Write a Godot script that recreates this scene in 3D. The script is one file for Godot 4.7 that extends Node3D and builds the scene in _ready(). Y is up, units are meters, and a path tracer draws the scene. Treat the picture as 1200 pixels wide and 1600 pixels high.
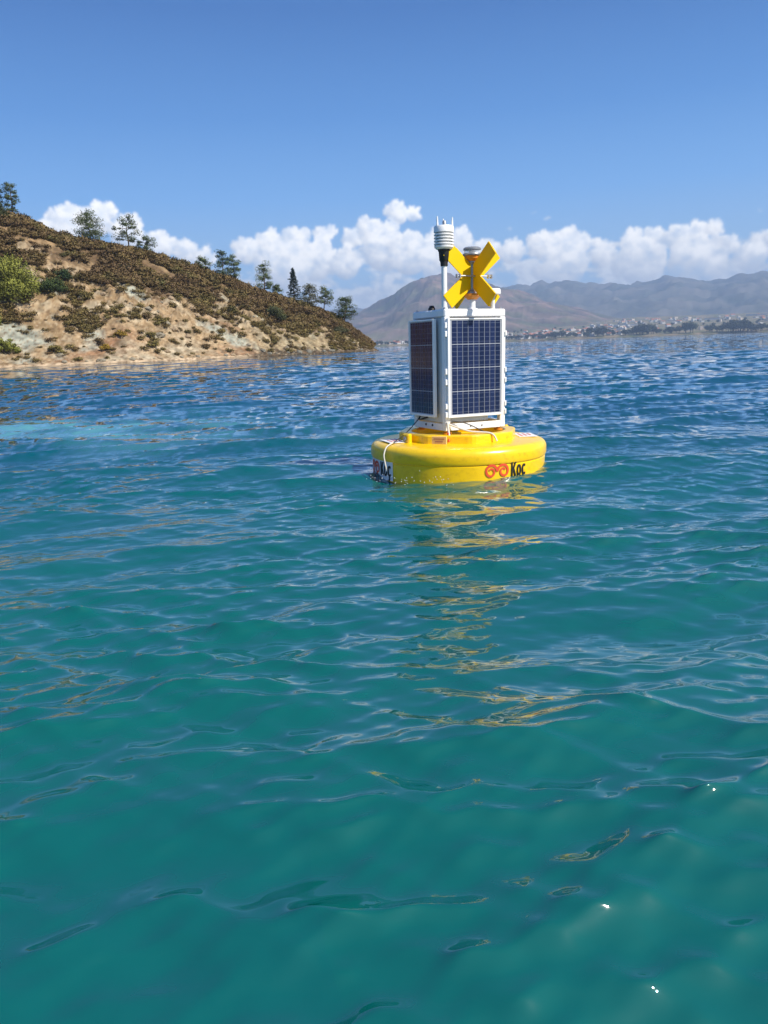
extends Node3D

# ---------------------------------------------------------------- mesh buffer
class MB:
	var v := PackedVector3Array()
	var n := PackedVector3Array()
	var c := PackedColorArray()
	var uv := PackedVector2Array()
	var col := Color(1, 1, 1)
	func tri(a: Vector3, b: Vector3, d: Vector3, na: Vector3, nb: Vector3, nd: Vector3) -> void:
		var up := (b - a).cross(d - a)
		if up.dot(na + nb + nd) > 0.0:
			var t := b; b = d; d = t
			t = nb; nb = nd; nd = t
		v.append(a); v.append(b); v.append(d)
		n.append(na); n.append(nb); n.append(nd)
		c.append(col); c.append(col); c.append(col)
		uv.append(Vector2.ZERO); uv.append(Vector2.ZERO); uv.append(Vector2.ZERO)
	func flat(a: Vector3, b: Vector3, d: Vector3, out: Vector3) -> void:
		var q := (b - a).cross(d - a)
		if q.length_squared() < 1e-16: return
		q = q.normalized()
		if q.dot(out) < 0.0: q = -q
		tri(a, b, d, q, q, q)
	func quad(a: Vector3, b: Vector3, d: Vector3, e: Vector3, out: Vector3) -> void:
		flat(a, b, d, out); flat(a, d, e, out)
	func quad_uv(a: Vector3, b: Vector3, d: Vector3, e: Vector3, out: Vector3) -> void:
		# a bottom left, b bottom right, d top right, e top left
		for t in [[a, b, d, Vector2(0, 1), Vector2(1, 1), Vector2(1, 0)], [a, d, e, Vector2(0, 1), Vector2(1, 0), Vector2(0, 0)]]:
			var k := v.size()
			flat(t[0], t[1], t[2], out)
			for i in 3:
				for j in 3:
					if v[k + i].is_equal_approx(t[j]): uv[k + i] = t[3 + j]
	func box(at: Vector3, size: Vector3, bevel := 0.004, turn := Basis.IDENTITY) -> void:
		var h := size / 2.0
		bevel = minf(bevel, minf(h.x, minf(h.y, h.z)) * 0.5)
		var p := {}
		for sx in [-1, 1]:
			for sy in [-1, 1]:
				for sz in [-1, 1]:
					var s := Vector3(sx, sy, sz)
					for ax in 3:
						var q := h - Vector3.ONE * bevel
						q[ax] = h[ax]
						p[[sx, sy, sz, ax]] = at + turn * (q * s)
					flat(p[[sx, sy, sz, 0]], p[[sx, sy, sz, 1]], p[[sx, sy, sz, 2]], turn * s)
		for ax in 3:
			var u := (ax + 1) % 3
			var w := (ax + 2) % 3
			for s in [-1, 1]:
				var k := []
				for st in [[-1, -1], [1, -1], [1, 1], [-1, 1]]:
					var key := [0, 0, 0, ax]
					key[ax] = s; key[u] = st[0]; key[w] = st[1]
					k.append(p[key])
				var o := Vector3.ZERO
				o[ax] = s
				quad(k[0], k[1], k[2], k[3], turn * o)
			for s in [-1, 1]:
				for t in [-1, 1]:
					var a := [0, 0, 0, u]; var b := [0, 0, 0, u]
					a[u] = s; a[w] = t; a[ax] = -1
					b[u] = s; b[w] = t; b[ax] = 1
					var a2 := a.duplicate(); a2[3] = w
					var b2 := b.duplicate(); b2[3] = w
					var o := Vector3.ZERO
					o[u] = s; o[w] = t
					quad(p[a], p[b], p[b2], p[a2], turn * o)
	func lathe(prof: Array, segs: int, at := Vector3.ZERO, turn := Basis.IDENTITY, crease := 35.0) -> void:
		var m := prof.size()
		var sn := []
		for i in m - 1:
			var d: Vector2 = prof[i + 1] - prof[i]
			sn.append(Vector2(d.y, -d.x).normalized())
		for i in m - 1:
			var n0: Vector2 = sn[i]; var n1: Vector2 = sn[i]
			if i > 0 and absf(rad_to_deg(sn[i].angle_to(sn[i - 1]))) < crease: n0 = (sn[i] + sn[i - 1]).normalized()
			if i < m - 2 and absf(rad_to_deg(sn[i].angle_to(sn[i + 1]))) < crease: n1 = (sn[i] + sn[i + 1]).normalized()
			var p0: Vector2 = prof[i]; var p1: Vector2 = prof[i + 1]
			for k in segs:
				var a := TAU * k / segs; var b := TAU * (k + 1) / segs
				var da := Vector3(sin(a), 0, cos(a)); var db := Vector3(sin(b), 0, cos(b))
				var A := at + turn * (da * p0.x + Vector3.UP * p0.y); var B := at + turn * (db * p0.x + Vector3.UP * p0.y)
				var C := at + turn * (db * p1.x + Vector3.UP * p1.y); var D := at + turn * (da * p1.x + Vector3.UP * p1.y)
				var nA := turn * (da * n0.x + Vector3.UP * n0.y); var nB := turn * (db * n0.x + Vector3.UP * n0.y)
				var nC := turn * (db * n1.x + Vector3.UP * n1.y); var nD := turn * (da * n1.x + Vector3.UP * n1.y)
				if p0.x > 1e-5: tri(A, B, C, nA, nB, nC)
				if p1.x > 1e-5: tri(A, C, D, nA, nC, nD)
	func tube(pts: Array, rad: Array, segs := 8, capped := true) -> void:
		var m := pts.size()
		var side := Vector3.RIGHT
		var rings := []
		for i in m:
			var d: Vector3 = (pts[mini(i + 1, m - 1)] - pts[maxi(i - 1, 0)]).normalized()
			if absf(d.dot(side)) > 0.95: side = Vector3.FORWARD if absf(d.z) < 0.9 else Vector3.UP
			side = (side - d * side.dot(d)).normalized()
			var up := d.cross(side)
			var ring := []
			for k in segs:
				var a := TAU * k / segs
				ring.append(side * cos(a) + up * sin(a))
			rings.append(ring)
		for i in m - 1:
			for k in segs:
				var l := (k + 1) % segs
				var a: Vector3 = rings[i][k]; var b: Vector3 = rings[i][l]
				var d: Vector3 = rings[i + 1][l]; var e: Vector3 = rings[i + 1][k]
				tri(pts[i] + a * rad[i], pts[i] + b * rad[i], pts[i + 1] + d * rad[i + 1], a, b, d)
				tri(pts[i] + a * rad[i], pts[i + 1] + d * rad[i + 1], pts[i + 1] + e * rad[i + 1], a, d, e)
		if capped:
			for i in [0, m - 1]:
				var o: Vector3 = (pts[0] - pts[1]) if i == 0 else (pts[m - 1] - pts[m - 2])
				for k in segs: flat(pts[i], pts[i] + rings[i][k] * rad[i], pts[i] + rings[i][(k + 1) % segs] * rad[i], o)
	func prism(poly: PackedVector2Array, at: Vector3, u: Vector3, w: Vector3, thick: float) -> void:
		var o := u.cross(w).normalized()
		var ids := Geometry2D.triangulate_polygon(poly)
		for s in [-1.0, 1.0]:
			for i in range(0, ids.size(), 3):
				var q := []
				for j in 3: q.append(at + u * poly[ids[i + j]].x + w * poly[ids[i + j]].y + o * s * thick / 2)
				flat(q[0], q[1], q[2], o * s)
		var mid := Vector2.ZERO
		for p in poly: mid += p / poly.size()
		var cw := Geometry2D.is_polygon_clockwise(poly)
		for i in poly.size():
			var a := poly[i]; var b := poly[(i + 1) % poly.size()]
			var e := b - a
			var out := Vector2(e.y, -e.x) * (-1.0 if cw else 1.0)
			var A := at + u * a.x + w * a.y; var B := at + u * b.x + w * b.y
			quad(A - o * thick / 2, B - o * thick / 2, B + o * thick / 2, A + o * thick / 2, u * out.x + w * out.y)
	func done() -> ArrayMesh:
		var arr := []
		arr.resize(Mesh.ARRAY_MAX)
		arr[Mesh.ARRAY_VERTEX] = v; arr[Mesh.ARRAY_NORMAL] = n; arr[Mesh.ARRAY_COLOR] = c; arr[Mesh.ARRAY_TEX_UV] = uv
		var m := ArrayMesh.new()
		m.add_surface_from_arrays(Mesh.PRIMITIVE_TRIANGLES, arr)
		return m

# ---------------------------------------------------------------- scene helpers
var taken := {}
func numbered(called: String) -> String:
	var k: int = taken.get(called, 0)
	taken[called] = k + 1
	return called if k == 0 else "%s_%03d" % [called, k]

func tag(o: Node3D, label: String, category := "", group := "", kind := "") -> Node3D:
	o.set_meta("label", label)
	if category: o.set_meta("category", category)
	if group: o.set_meta("group", group)
	if kind: o.set_meta("kind", kind)
	return o

func thing(called: String, label: String, category: String, at: Vector3, group := "") -> Node3D:
	var o := Node3D.new()
	o.name = numbered(called)
	add_child(o)
	o.position = at
	return tag(o, label, category, group)

func put(called: String, mesh: Mesh, mat: Material, parent: Node = null) -> MeshInstance3D:
	var o := MeshInstance3D.new()
	o.mesh = mesh
	o.material_override = mat
	if parent:
		o.name = called
		parent.add_child(o, true)
	else:
		o.name = numbered(called)
		add_child(o)
	return o

func lin(r: float, g: float, b: float) -> Color:
	return Color(r, g, b).linear_to_srgb()

func mat(c: Color, rough := 0.6, spec := 0.5, metal := 0.0) -> StandardMaterial3D:
	var m := StandardMaterial3D.new()
	m.albedo_color = c
	m.roughness = rough
	m.metallic_specular = spec
	m.metallic = metal
	return m

func tinted(rough := 0.9, spec := 0.3) -> StandardMaterial3D:
	var m := mat(Color.WHITE, rough, spec)
	m.vertex_color_use_as_albedo = true
	return m

func noise(seed_: int, freq: float, oct := 4, kind := FastNoiseLite.FRACTAL_FBM) -> FastNoiseLite:
	var f := FastNoiseLite.new()
	f.seed = seed_
	f.noise_type = FastNoiseLite.TYPE_SIMPLEX_SMOOTH
	f.frequency = freq
	f.fractal_type = kind
	f.fractal_octaves = oct
	return f

func heading(az: float, el: float) -> Vector3:
	var a := deg_to_rad(az); var e := deg_to_rad(el)
	return Vector3(sin(a) * cos(e), sin(e), -cos(a) * cos(e))

func lerp_list(l: Array, x: float) -> float:
	if x <= l[0].x: return l[0].y
	for i in l.size() - 1:
		if x <= l[i + 1].x:
			var t: float = (x - l[i].x) / (l[i + 1].x - l[i].x)
			return lerpf(l[i].y, l[i + 1].y, t)
	return l[-1].y

const EYE := 1.275

func _ready() -> void:
	# ------------------------------------------------------------ camera, sky, sun, exposure
	var cam := Camera3D.new()
	cam.name = "camera"
	cam.fov = 67.38
	cam.near = 0.05
	cam.far = 30000.0
	cam.position = Vector3(0, EYE, 0)
	cam.rotation_degrees = Vector3(-12.22, 0, -2.18)
	add_child(cam)
	cam.current = true
	var env := Environment.new()
	env.background_mode = Environment.BG_SKY
	env.tonemap_mode = Environment.TONE_MAPPER_LINEAR
	env.tonemap_exposure = 1.34
	env.sdfgi_enabled = true
	env.ssao_enabled = true
	env.ssil_enabled = true
	env.sky = Sky.new()
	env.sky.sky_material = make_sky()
	env.background_energy_multiplier = 0.86
	env.fog_enabled = true
	env.fog_mode = Environment.FOG_MODE_EXPONENTIAL
	env.fog_density = 0.00015
	env.fog_light_color = Color(0.74, 0.855, 1.0)
	var we := WorldEnvironment.new()
	we.name = "world_environment"
	we.environment = env
	add_child(we)
	var sun := DirectionalLight3D.new()
	sun.name = "sun"
	sun.light_energy = 1.58
	sun.light_color = Color(1.0, 0.965, 0.91)
	sun.light_angular_distance = 0.53
	sun.shadow_enabled = true
	sun.rotation_degrees = Vector3(-43, 57, 0)
	add_child(sun)

	make_water()
	make_far_land()
	make_headland()
	make_town()
	make_headland_plants()
	make_buoy()

# ---------------------------------------------------------------- sky
func make_sky() -> Material:
	const W := 4096
	const H := 2048
	const BAND := 170
	var img := Image.create(W, H, false, Image.FORMAT_RGBF)
	var stops := [[0.0, Color(0.46, 0.64, 0.86)], [5.0, Color(0.33, 0.56, 0.86)], [10.0, Color(0.17, 0.41, 0.82)], [15.0, Color(0.09, 0.275, 0.66)], [21.0, Color(0.048, 0.17, 0.48)], [35.0, Color(0.05, 0.165, 0.45)], [90.0, Color(0.045, 0.145, 0.41)]]
	var air := func(el: float) -> Color:
		for i in stops.size() - 1:
			if el <= stops[i + 1][0]: return stops[i][1].lerp(stops[i + 1][1], (maxf(el, 0.0) - stops[i][0]) / (stops[i + 1][0] - stops[i][0]))
		return stops[-1][1]
	for y in H:
		img.fill_rect(Rect2i(0, y, W, 1), air.call(90.0 - (y + 0.5) * 180.0 / H))
	# glow added round the unseen sun, high behind the camera's right shoulder, for water reflections
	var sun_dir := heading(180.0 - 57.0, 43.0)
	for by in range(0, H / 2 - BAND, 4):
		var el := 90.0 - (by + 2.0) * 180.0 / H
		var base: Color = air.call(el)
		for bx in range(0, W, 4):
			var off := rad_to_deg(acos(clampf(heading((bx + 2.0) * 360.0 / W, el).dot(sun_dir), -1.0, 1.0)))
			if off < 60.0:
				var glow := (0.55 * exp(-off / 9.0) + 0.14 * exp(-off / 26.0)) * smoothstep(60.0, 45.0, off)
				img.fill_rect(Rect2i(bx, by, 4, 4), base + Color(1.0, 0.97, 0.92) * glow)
	# cumulus: spheres of three sizes drawn into a depth band that runs right round the horizon
	var depth := PackedFloat32Array(); depth.resize(W * BAND); depth.fill(-1e9)
	var shade := PackedFloat32Array(); shade.resize(W * BAND)
	var cover := PackedFloat32Array(); cover.resize(W * BAND)
	var rng := RandomNumberGenerator.new()
	rng.seed = 77
	var heaps := [Vector3(-21.8, 8.12, 0.95), Vector3(-20.59, 8.46, 1.2), Vector3(-18.76, 8.7, 1.15), Vector3(-18.12, 9.3, 0.72), Vector3(-16.81, 7.98, 1.2), Vector3(-14.81, 7.17, 1.1), Vector3(-13.14, 6.74, 0.95), Vector3(-11.88, 6.31, 0.77),
		Vector3(-8.99, 6.68, 1.0), Vector3(-7.41, 7.08, 1.2), Vector3(-5.6, 7.25, 1.2), Vector3(-3.56, 7.62, 0.7), Vector3(-2.95, 7.95, 0.45), Vector3(-2.07, 5.65, 1.2), Vector3(-4.33, 5.94, 1.6), Vector3(-6.61, 5.57, 1.8),
		Vector3(-1.52, 7.4, 0.8), Vector3(-0.15, 7.8, 1.1), Vector3(1.79, 8.95, 0.9), Vector3(2.82, 8.85, 0.6), Vector3(0.71, 6.63, 1.8), Vector3(2.51, 6.13, 1.6), Vector3(4.34, 6.5, 1.2), Vector3(6.16, 6.9, 1.0), Vector3(5.22, 5.15, 1.6),
		Vector3(7.94, 5.88, 1.1), Vector3(9.72, 6.05, 1.0), Vector3(11.92, 6.3, 1.1), Vector3(13.43, 6.75, 0.86), Vector3(14.5, 6.35, 0.8), Vector3(15.8, 5.43, 1.0), Vector3(17.86, 6.2, 0.85), Vector3(19.09, 6.23, 0.85), Vector3(20.7, 6.15, 1.0),
		Vector3(22.07, 6.55, 0.77), Vector3(22.9, 6.6, 0.62), Vector3(23.47, 5.49, 0.9), Vector3(25.03, 4.58, 0.95), Vector3(25.9, 5.6, 0.77), Vector3(26.9, 5.5, 0.95), Vector3(18.33, 4.65, 1.6), Vector3(21.57, 4.43, 1.8), Vector3(13.24, 4.75, 1.8)]
	var front := heaps.size()
	var az := 28.0
	while az < 333.0:                              # the same kind of sky goes on all round
		var top := 4.8 + 3.6 * absf(sin(az * 0.071) * sin(az * 0.173 + 1.0)) + rng.randf_range(-0.8, 0.8)
		heaps.append(Vector3(az if az < 180.0 else az - 360.0, top, rng.randf_range(0.7, 1.5)))
		heaps.append(Vector3(az + 0.6 if az < 179.0 else az - 359.6, top - 1.6, rng.randf_range(1.2, 1.9)))
		az += rng.randf_range(0.9, 2.2)
	var k := W / 360.0
	for i in heaps.size():
		var h: Vector3 = heaps[i]
		var z0 := -h.y * 0.9 + rng.randf_range(-0.5, 0.5)
		blob(depth, shade, cover, W, BAND, h.x, h.y, h.z * 0.86, z0, Vector3.ZERO, 0.0, k)
		for j in 26:
			var a := rng.randf_range(-0.5, PI + 0.5)
			var rr := h.z * rng.randf_range(0.35, 0.92)
			var p := Vector3(cos(a) * rr, sin(a) * rr * 0.95, 0)
			p.z = sqrt(maxf(h.z * h.z - rr * rr, 0.0)) * 0.85
			var r1 := h.z * rng.randf_range(0.2, 0.4)
			var n1 := p / h.z
			blob(depth, shade, cover, W, BAND, h.x + p.x, h.y + p.y, r1, z0 + p.z, n1, 0.55, k)
			for l in 7:
				var q := Vector3(rng.randfn(), rng.randfn() + 0.3, rng.randf_range(0.0, 1.0)).normalized()
				var n2 := (n1 + q * 0.8).normalized()
				blob(depth, shade, cover, W, BAND, h.x + p.x + q.x * r1 * 0.9, h.y + p.y + q.y * r1 * 0.9, r1 * rng.randf_range(0.25, 0.5), z0 + p.z + q.z * r1 * 0.85, n2, 0.6, k)
	var f1 := noise(5, 0.9, 5)
	var f2 := noise(9, 0.28, 4)
	for y in BAND:
		var el := (BAND - 0.5 - y) / k
		var sky_c: Color = air.call(el)
		var row := H / 2 - BAND + y
		for x in W:
			var i := y * W + x
			var a := (x + 0.5) / k
			var ca := Vector3(cos(a * TAU / 360.0), 0, sin(a * TAU / 360.0)) * 57.3
			var wob := f1.get_noise_3d(ca.x, ca.z, el * 1.3)
			var big := f2.get_noise_3d(ca.x, ca.z, el * 2.4)
			# low layer: greyer, soft edged, reaching down into the haze
			var low := clampf((5.5 + big * 4.4 + wob * 1.8 - el) * 0.6, 0.0, 1.0)
			low *= 0.82 + 0.18 * smoothstep(0.0, 3.0, el)
			var lowc := Color(0.60, 0.66, 0.77).lerp(Color(0.92, 0.94, 0.98), clampf(0.45 + wob * 1.5 + big * 0.8, 0.0, 1.0))
			var c := sky_c.lerp(lowc, low * 0.9)
			var cv := cover[i]
			if cv > 0.0:
				var s := 0.0
				var ws := 0.0
				for dy in range(-1, 2):
					for dx in range(-1, 2):
						var yy := clampi(y + dy, 0, BAND - 1)
						var j := yy * W + (x + dx + W) % W
						if cover[j] > 0.0:
							s += shade[j]; ws += 1.0
				s = s / ws + wob * 0.12
				var lift := smoothstep(3.4, 7.2, el + big * 2.2 + wob)
				s = clampf(s * (0.5 + 0.62 * lift), 0.0, 1.0)
				var cc := Color(0.53, 0.59, 0.71).lerp(Color(1.25, 1.23, 1.2), s)
				var keep := smoothstep(1.5, 4.5, el + big * 2.0)
				c = c.lerp(cc, clampf(cv * keep * (0.9 + wob * 0.5), 0.0, 1.0))
			img.set_pixel(x, row, c)
	var m := PanoramaSkyMaterial.new()
	m.panorama = ImageTexture.create_from_image(img)
	return m

func blob(depth: PackedFloat32Array, shade: PackedFloat32Array, cover: PackedFloat32Array, W: int, band: int, az: float, el: float, r: float, z: float, n0: Vector3, share: float, k: float) -> void:
	var x0 := fposmod(az, 360.0) * k; var y0 := band - el * k; var R := r * k
	var L := Vector3(0.5, 0.62, 0.6)
	for y in range(maxi(0, int(y0 - R)), mini(band, int(y0 + R) + 1)):
		for xx in range(int(x0 - R), int(x0 + R) + 1):
			var dx := (xx + 0.5 - x0) / R; var dy := (y0 - y - 0.5) / R
			var q := dx * dx + dy * dy
			if q >= 1.0: continue
			var i := y * W + posmod(xx, W)
			var dz := sqrt(1.0 - q)
			cover[i] = maxf(cover[i], clampf((1.0 - sqrt(q)) * R / 1.6, 0.0, 1.0))
			var zz := z + dz * r
			if zz > depth[i]:
				depth[i] = zz
				var n := Vector3(dx, dy, dz)
				if share > 0.0: n = n.lerp(n0, share).normalized()
				shade[i] = clampf(0.30 + 0.80 * n.dot(L), 0.0, 1.0)

# ---------------------------------------------------------------- water
func make_water() -> void:
	var rng := RandomNumberGenerator.new()
	rng.seed = 4242
	var kx := PackedFloat32Array(); var kz := PackedFloat32Array(); var am := PackedFloat32Array(); var ph := PackedFloat32Array(); var ln := PackedFloat32Array()
	var dxs := PackedFloat32Array(); var dzs := PackedFloat32Array()
	# swell, chop and ripples: how many of each, wavelengths from - to, rms slope, spread of heading
	var count := 0
	for set_ in [[16, 4.2, 1.0, 0.10, 0.32], [30, 1.0, 0.32, 0.15, 0.36], [38, 0.32, 0.085, 0.15, 0.45]]:
		for i in set_[0]:
			var lam: float = exp(lerpf(log(set_[1]), log(set_[2]), (i + rng.randf()) / set_[0]))
			var a: float = deg_to_rad(173.0) + rng.randfn() * set_[4]          # heading from the right and far towards the near left
			var k := TAU / lam
			var slope: float = set_[3] * sqrt(2.0 / set_[0]) * rng.randf_range(0.7, 1.3)
			kx.append(sin(a) * k); kz.append(-cos(a) * k); dxs.append(sin(a)); dzs.append(-cos(a))
			am.append(slope / k); ph.append(rng.randf() * TAU); ln.append(lam)
			count += 1
	var radii := PackedFloat32Array()
	var r := 0.3
	while r < 11000.0:
		radii.append(r)
		r *= 1.0085 if r < 16.0 else 1.010 if r < 60.0 else 1.025
	var angles := PackedFloat32Array()
	var a := -180.0
	while a < 180.0:
		angles.append(a)
		a += 0.11 if absf(a) < 34.0 else 0.7 if absf(a) < 50.0 else 3.0
	angles.append(180.0)
	var na := angles.size()
	var v := PackedVector3Array(); var n := PackedVector3Array(); var uv := PackedVector2Array(); var c := PackedColorArray(); var ids := PackedInt32Array()
	var patch := noise(31, 0.05, 3)
	var gust := noise(23, 0.30, 2)
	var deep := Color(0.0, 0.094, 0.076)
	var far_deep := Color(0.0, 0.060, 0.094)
	var aerated := Color(0.13, 0.38, 0.40)
	for i in radii.size():
		var R := radii[i]
		var dr: float = R * 0.0085 if R < 16.0 else R * 0.010 if R < 60.0 else R * 0.025
		for j in na:
			var ang := deg_to_rad(angles[j])
			var da: float = R * (0.00192 if absf(angles[j]) < 34.0 else 0.0122 if absf(angles[j]) < 50.0 else 0.0523)
			var x := sin(ang) * R; var z := -cos(ang) * R
			var cell := maxf(dr, da)
			var P := Vector3(x, 0, z)
			var N := Vector3(0, 1, 0)
			if da < 2.2:
				var steep := 1.0 + 0.4 * smoothstep(12.0, 50.0, R)
				var g := clampf(1.0 + 1.3 * gust.get_noise_2d(x, z), 0.6, 1.7)
				for w in count:
					var lam := ln[w]
					if lam < da * 2.0 or lam < dr * 0.12: break
					var fade := clampf((lam / cell - 2.2) * 0.6, 0.0, 1.0)
					var ripple := clampf((lam / da - 2.0) * 0.6, 0.0, 1.0)
					if lam < 0.45:
						fade *= g; ripple *= g
					var t := kx[w] * x + kz[w] * z + ph[w]
					var s := sin(t); var co := cos(t)
					var A := am[w] * fade
					P.y += A * s
					P.x += dxs[w] * A * co * 0.85
					P.z += dzs[w] * A * co * 0.85
					var B := am[w] * ripple * steep
					N.x -= kx[w] * B * co
					N.z -= kz[w] * B * co
					N.y -= 0.85 * B * s * TAU / lam
			N.y = maxf(N.y, 0.35)
			v.append(P); n.append(N.normalized())
			uv.append(Vector2(P.x / 15.0, P.z / 8.0))
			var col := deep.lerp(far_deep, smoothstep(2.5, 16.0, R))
			if R > 7.0 and R < 30.0:
				# churned paler water, a band that drifts in from the left
				var along := (x + 12.0) / 13.0
				var mid := -12.6 - 0.9 * sin(along * 2.4) - clampf(-x - 3.0, 0.0, 20.0) * 0.12
				var wide := 2.3 + patch.get_noise_2d(x * 3.0, z * 3.0) * 1.2
				var s := exp(-pow((z - mid) / wide, 2.0)) * smoothstep(0.4, -4.5, x + patch.get_noise_2d(x * 5.0, z * 5.0) * 2.0)
				s *= clampf(0.75 + patch.get_noise_2d(x * 9.0 + 50.0, z * 14.0) * 1.2, 0.0, 1.0)
				col = col.lerp(aerated, clampf(s * 0.8, 0.0, 1.0))
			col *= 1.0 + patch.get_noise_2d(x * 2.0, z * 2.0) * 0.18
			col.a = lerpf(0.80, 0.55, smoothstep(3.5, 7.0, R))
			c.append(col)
	for i in radii.size() - 1:
		for j in na - 1:
			var p := i * na + j
			ids.append_array(PackedInt32Array([p, p + na, p + na + 1, p, p + na + 1, p + 1]))
	var arr := []
	arr.resize(Mesh.ARRAY_MAX)
	arr[Mesh.ARRAY_VERTEX] = v; arr[Mesh.ARRAY_NORMAL] = n; arr[Mesh.ARRAY_TEX_UV] = uv; arr[Mesh.ARRAY_COLOR] = c; arr[Mesh.ARRAY_INDEX] = ids
	var mesh := ArrayMesh.new()
	mesh.add_surface_from_arrays(Mesh.PRIMITIVE_TRIANGLES, arr)
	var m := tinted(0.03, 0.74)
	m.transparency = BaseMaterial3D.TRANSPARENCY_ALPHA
	m.clearcoat_enabled = true
	m.clearcoat = 0.6
	m.clearcoat_roughness = 0.02
	m.heightmap_enabled = true
	m.heightmap_scale = 1.2
	var nt := NoiseTexture2D.new()
	nt.width = 2048; nt.height = 2048
	nt.seamless = true
	nt.normalize = true
	var rip := noise(3, 0.020, 3)
	rip.fractal_gain = 0.42
	nt.noise = rip
	m.heightmap_texture = nt
	var w := put("sea_water", mesh, m)
	tag(w, "teal blue choppy sea water reaching to the horizon", "water", "", "structure")
	var bv := PackedVector3Array(); var bc := PackedColorArray(); var bi := PackedInt32Array()
	for i in 40:
		var R := 12000.0 * pow(i / 39.0, 5.0)
		for j in 49:
			bv.append(Vector3(sin(TAU * j / 48.0) * R, -5.0, -cos(TAU * j / 48.0) * R))
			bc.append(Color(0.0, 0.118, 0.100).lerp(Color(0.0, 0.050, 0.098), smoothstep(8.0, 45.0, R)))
	for i in 39:
		for j in 48:
			var p := i * 49 + j
			bi.append_array(PackedInt32Array([p, p + 49, p + 50, p, p + 50, p + 1]))
	put_grid("sea_bed", "murky green depth under the clear surface of the sea", bv, bc, bi, tinted(1.0, 0.0))

# ---------------------------------------------------------------- far land
func land_strip(called: String, label: String, crest: Array, d0: float, dc: float, d1: float, az0: float, az1: float, na: int, nd: int, rough: float, tint: Callable, seed_: int) -> void:
	var f := noise(seed_, 0.0016, 6, FastNoiseLite.FRACTAL_RIDGED)
	var f2 := noise(seed_ + 1, 0.0035, 5)
	var v := PackedVector3Array(); var c := PackedColorArray(); var ids := PackedInt32Array()
	for i in nd:
		var t := float(i) / (nd - 1)
		var D := lerpf(d0, d1, t)
		for j in na:
			var az := lerpf(az0, az1, float(j) / (na - 1))
			var top := tan(deg_to_rad(lerp_list(crest, az))) * dc
			var u: float = clampf((D - d0) / (dc - d0), 0.0, 1.0) if D < dc else clampf((d1 - D) / (d1 - dc), 0.0, 1.0)
			var p := heading(az, 0.0) * D
			var g := f.get_noise_2d(p.x, p.z)
			var h := top * (u * 0.55 + 0.45 * smoothstep(0.0, 1.0, u)) + g * rough * top * u * (1.15 - u * 0.95) + f2.get_noise_2d(p.x, p.z) * rough * top * 0.18 * u
			p.y = h - 3.0 * (1.0 - minf(u * 40.0, 1.0))
			v.append(p)
			c.append(tint.call(p, u, g))
	for i in nd - 1:
		for j in na - 1:
			var p := i * na + j
			ids.append_array(PackedInt32Array([p, p + na, p + na + 1, p, p + na + 1, p + 1]))
	put_grid(called, label, v, c, ids, tinted(0.95, 0.1))

func put_grid(called: String, label: String, v: PackedVector3Array, c: PackedColorArray, ids: PackedInt32Array, m: Material) -> MeshInstance3D:
	var n := PackedVector3Array()
	n.resize(v.size())
	for i in range(0, ids.size(), 3):
		var q := (v[ids[i + 2]] - v[ids[i]]).cross(v[ids[i + 1]] - v[ids[i]])
		for j in 3: n[ids[i + j]] += q
	for i in n.size(): n[i] = n[i].normalized()
	if n.size() and n[n.size() / 2].y < 0.0:
		for i in n.size(): n[i] = -n[i]
		ids.reverse()
	var arr := []
	arr.resize(Mesh.ARRAY_MAX)
	arr[Mesh.ARRAY_VERTEX] = v; arr[Mesh.ARRAY_NORMAL] = n; arr[Mesh.ARRAY_COLOR] = c; arr[Mesh.ARRAY_INDEX] = ids
	var mesh := ArrayMesh.new()
	mesh.add_surface_from_arrays(Mesh.PRIMITIVE_TRIANGLES, arr)
	var o := put(called, mesh, m)
	tag(o, label, "terrain", "", "structure")
	return o

func plain_height(az: float, D: float) -> float:
	var u := clampf((D - 2450.0) / 2200.0, 0.0, 1.0)
	var rise := lerp_list([Vector2(-8, 30), Vector2(0, 34), Vector2(3, 24), Vector2(9, 70), Vector2(18, 100), Vector2(27, 95), Vector2(60, 90)], az)
	return 3.0 * smoothstep(0.0, 0.02, u) - 4.0 * (1.0 - smoothstep(0.0, 0.004, u)) + rise * pow(u, 1.05)

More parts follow.
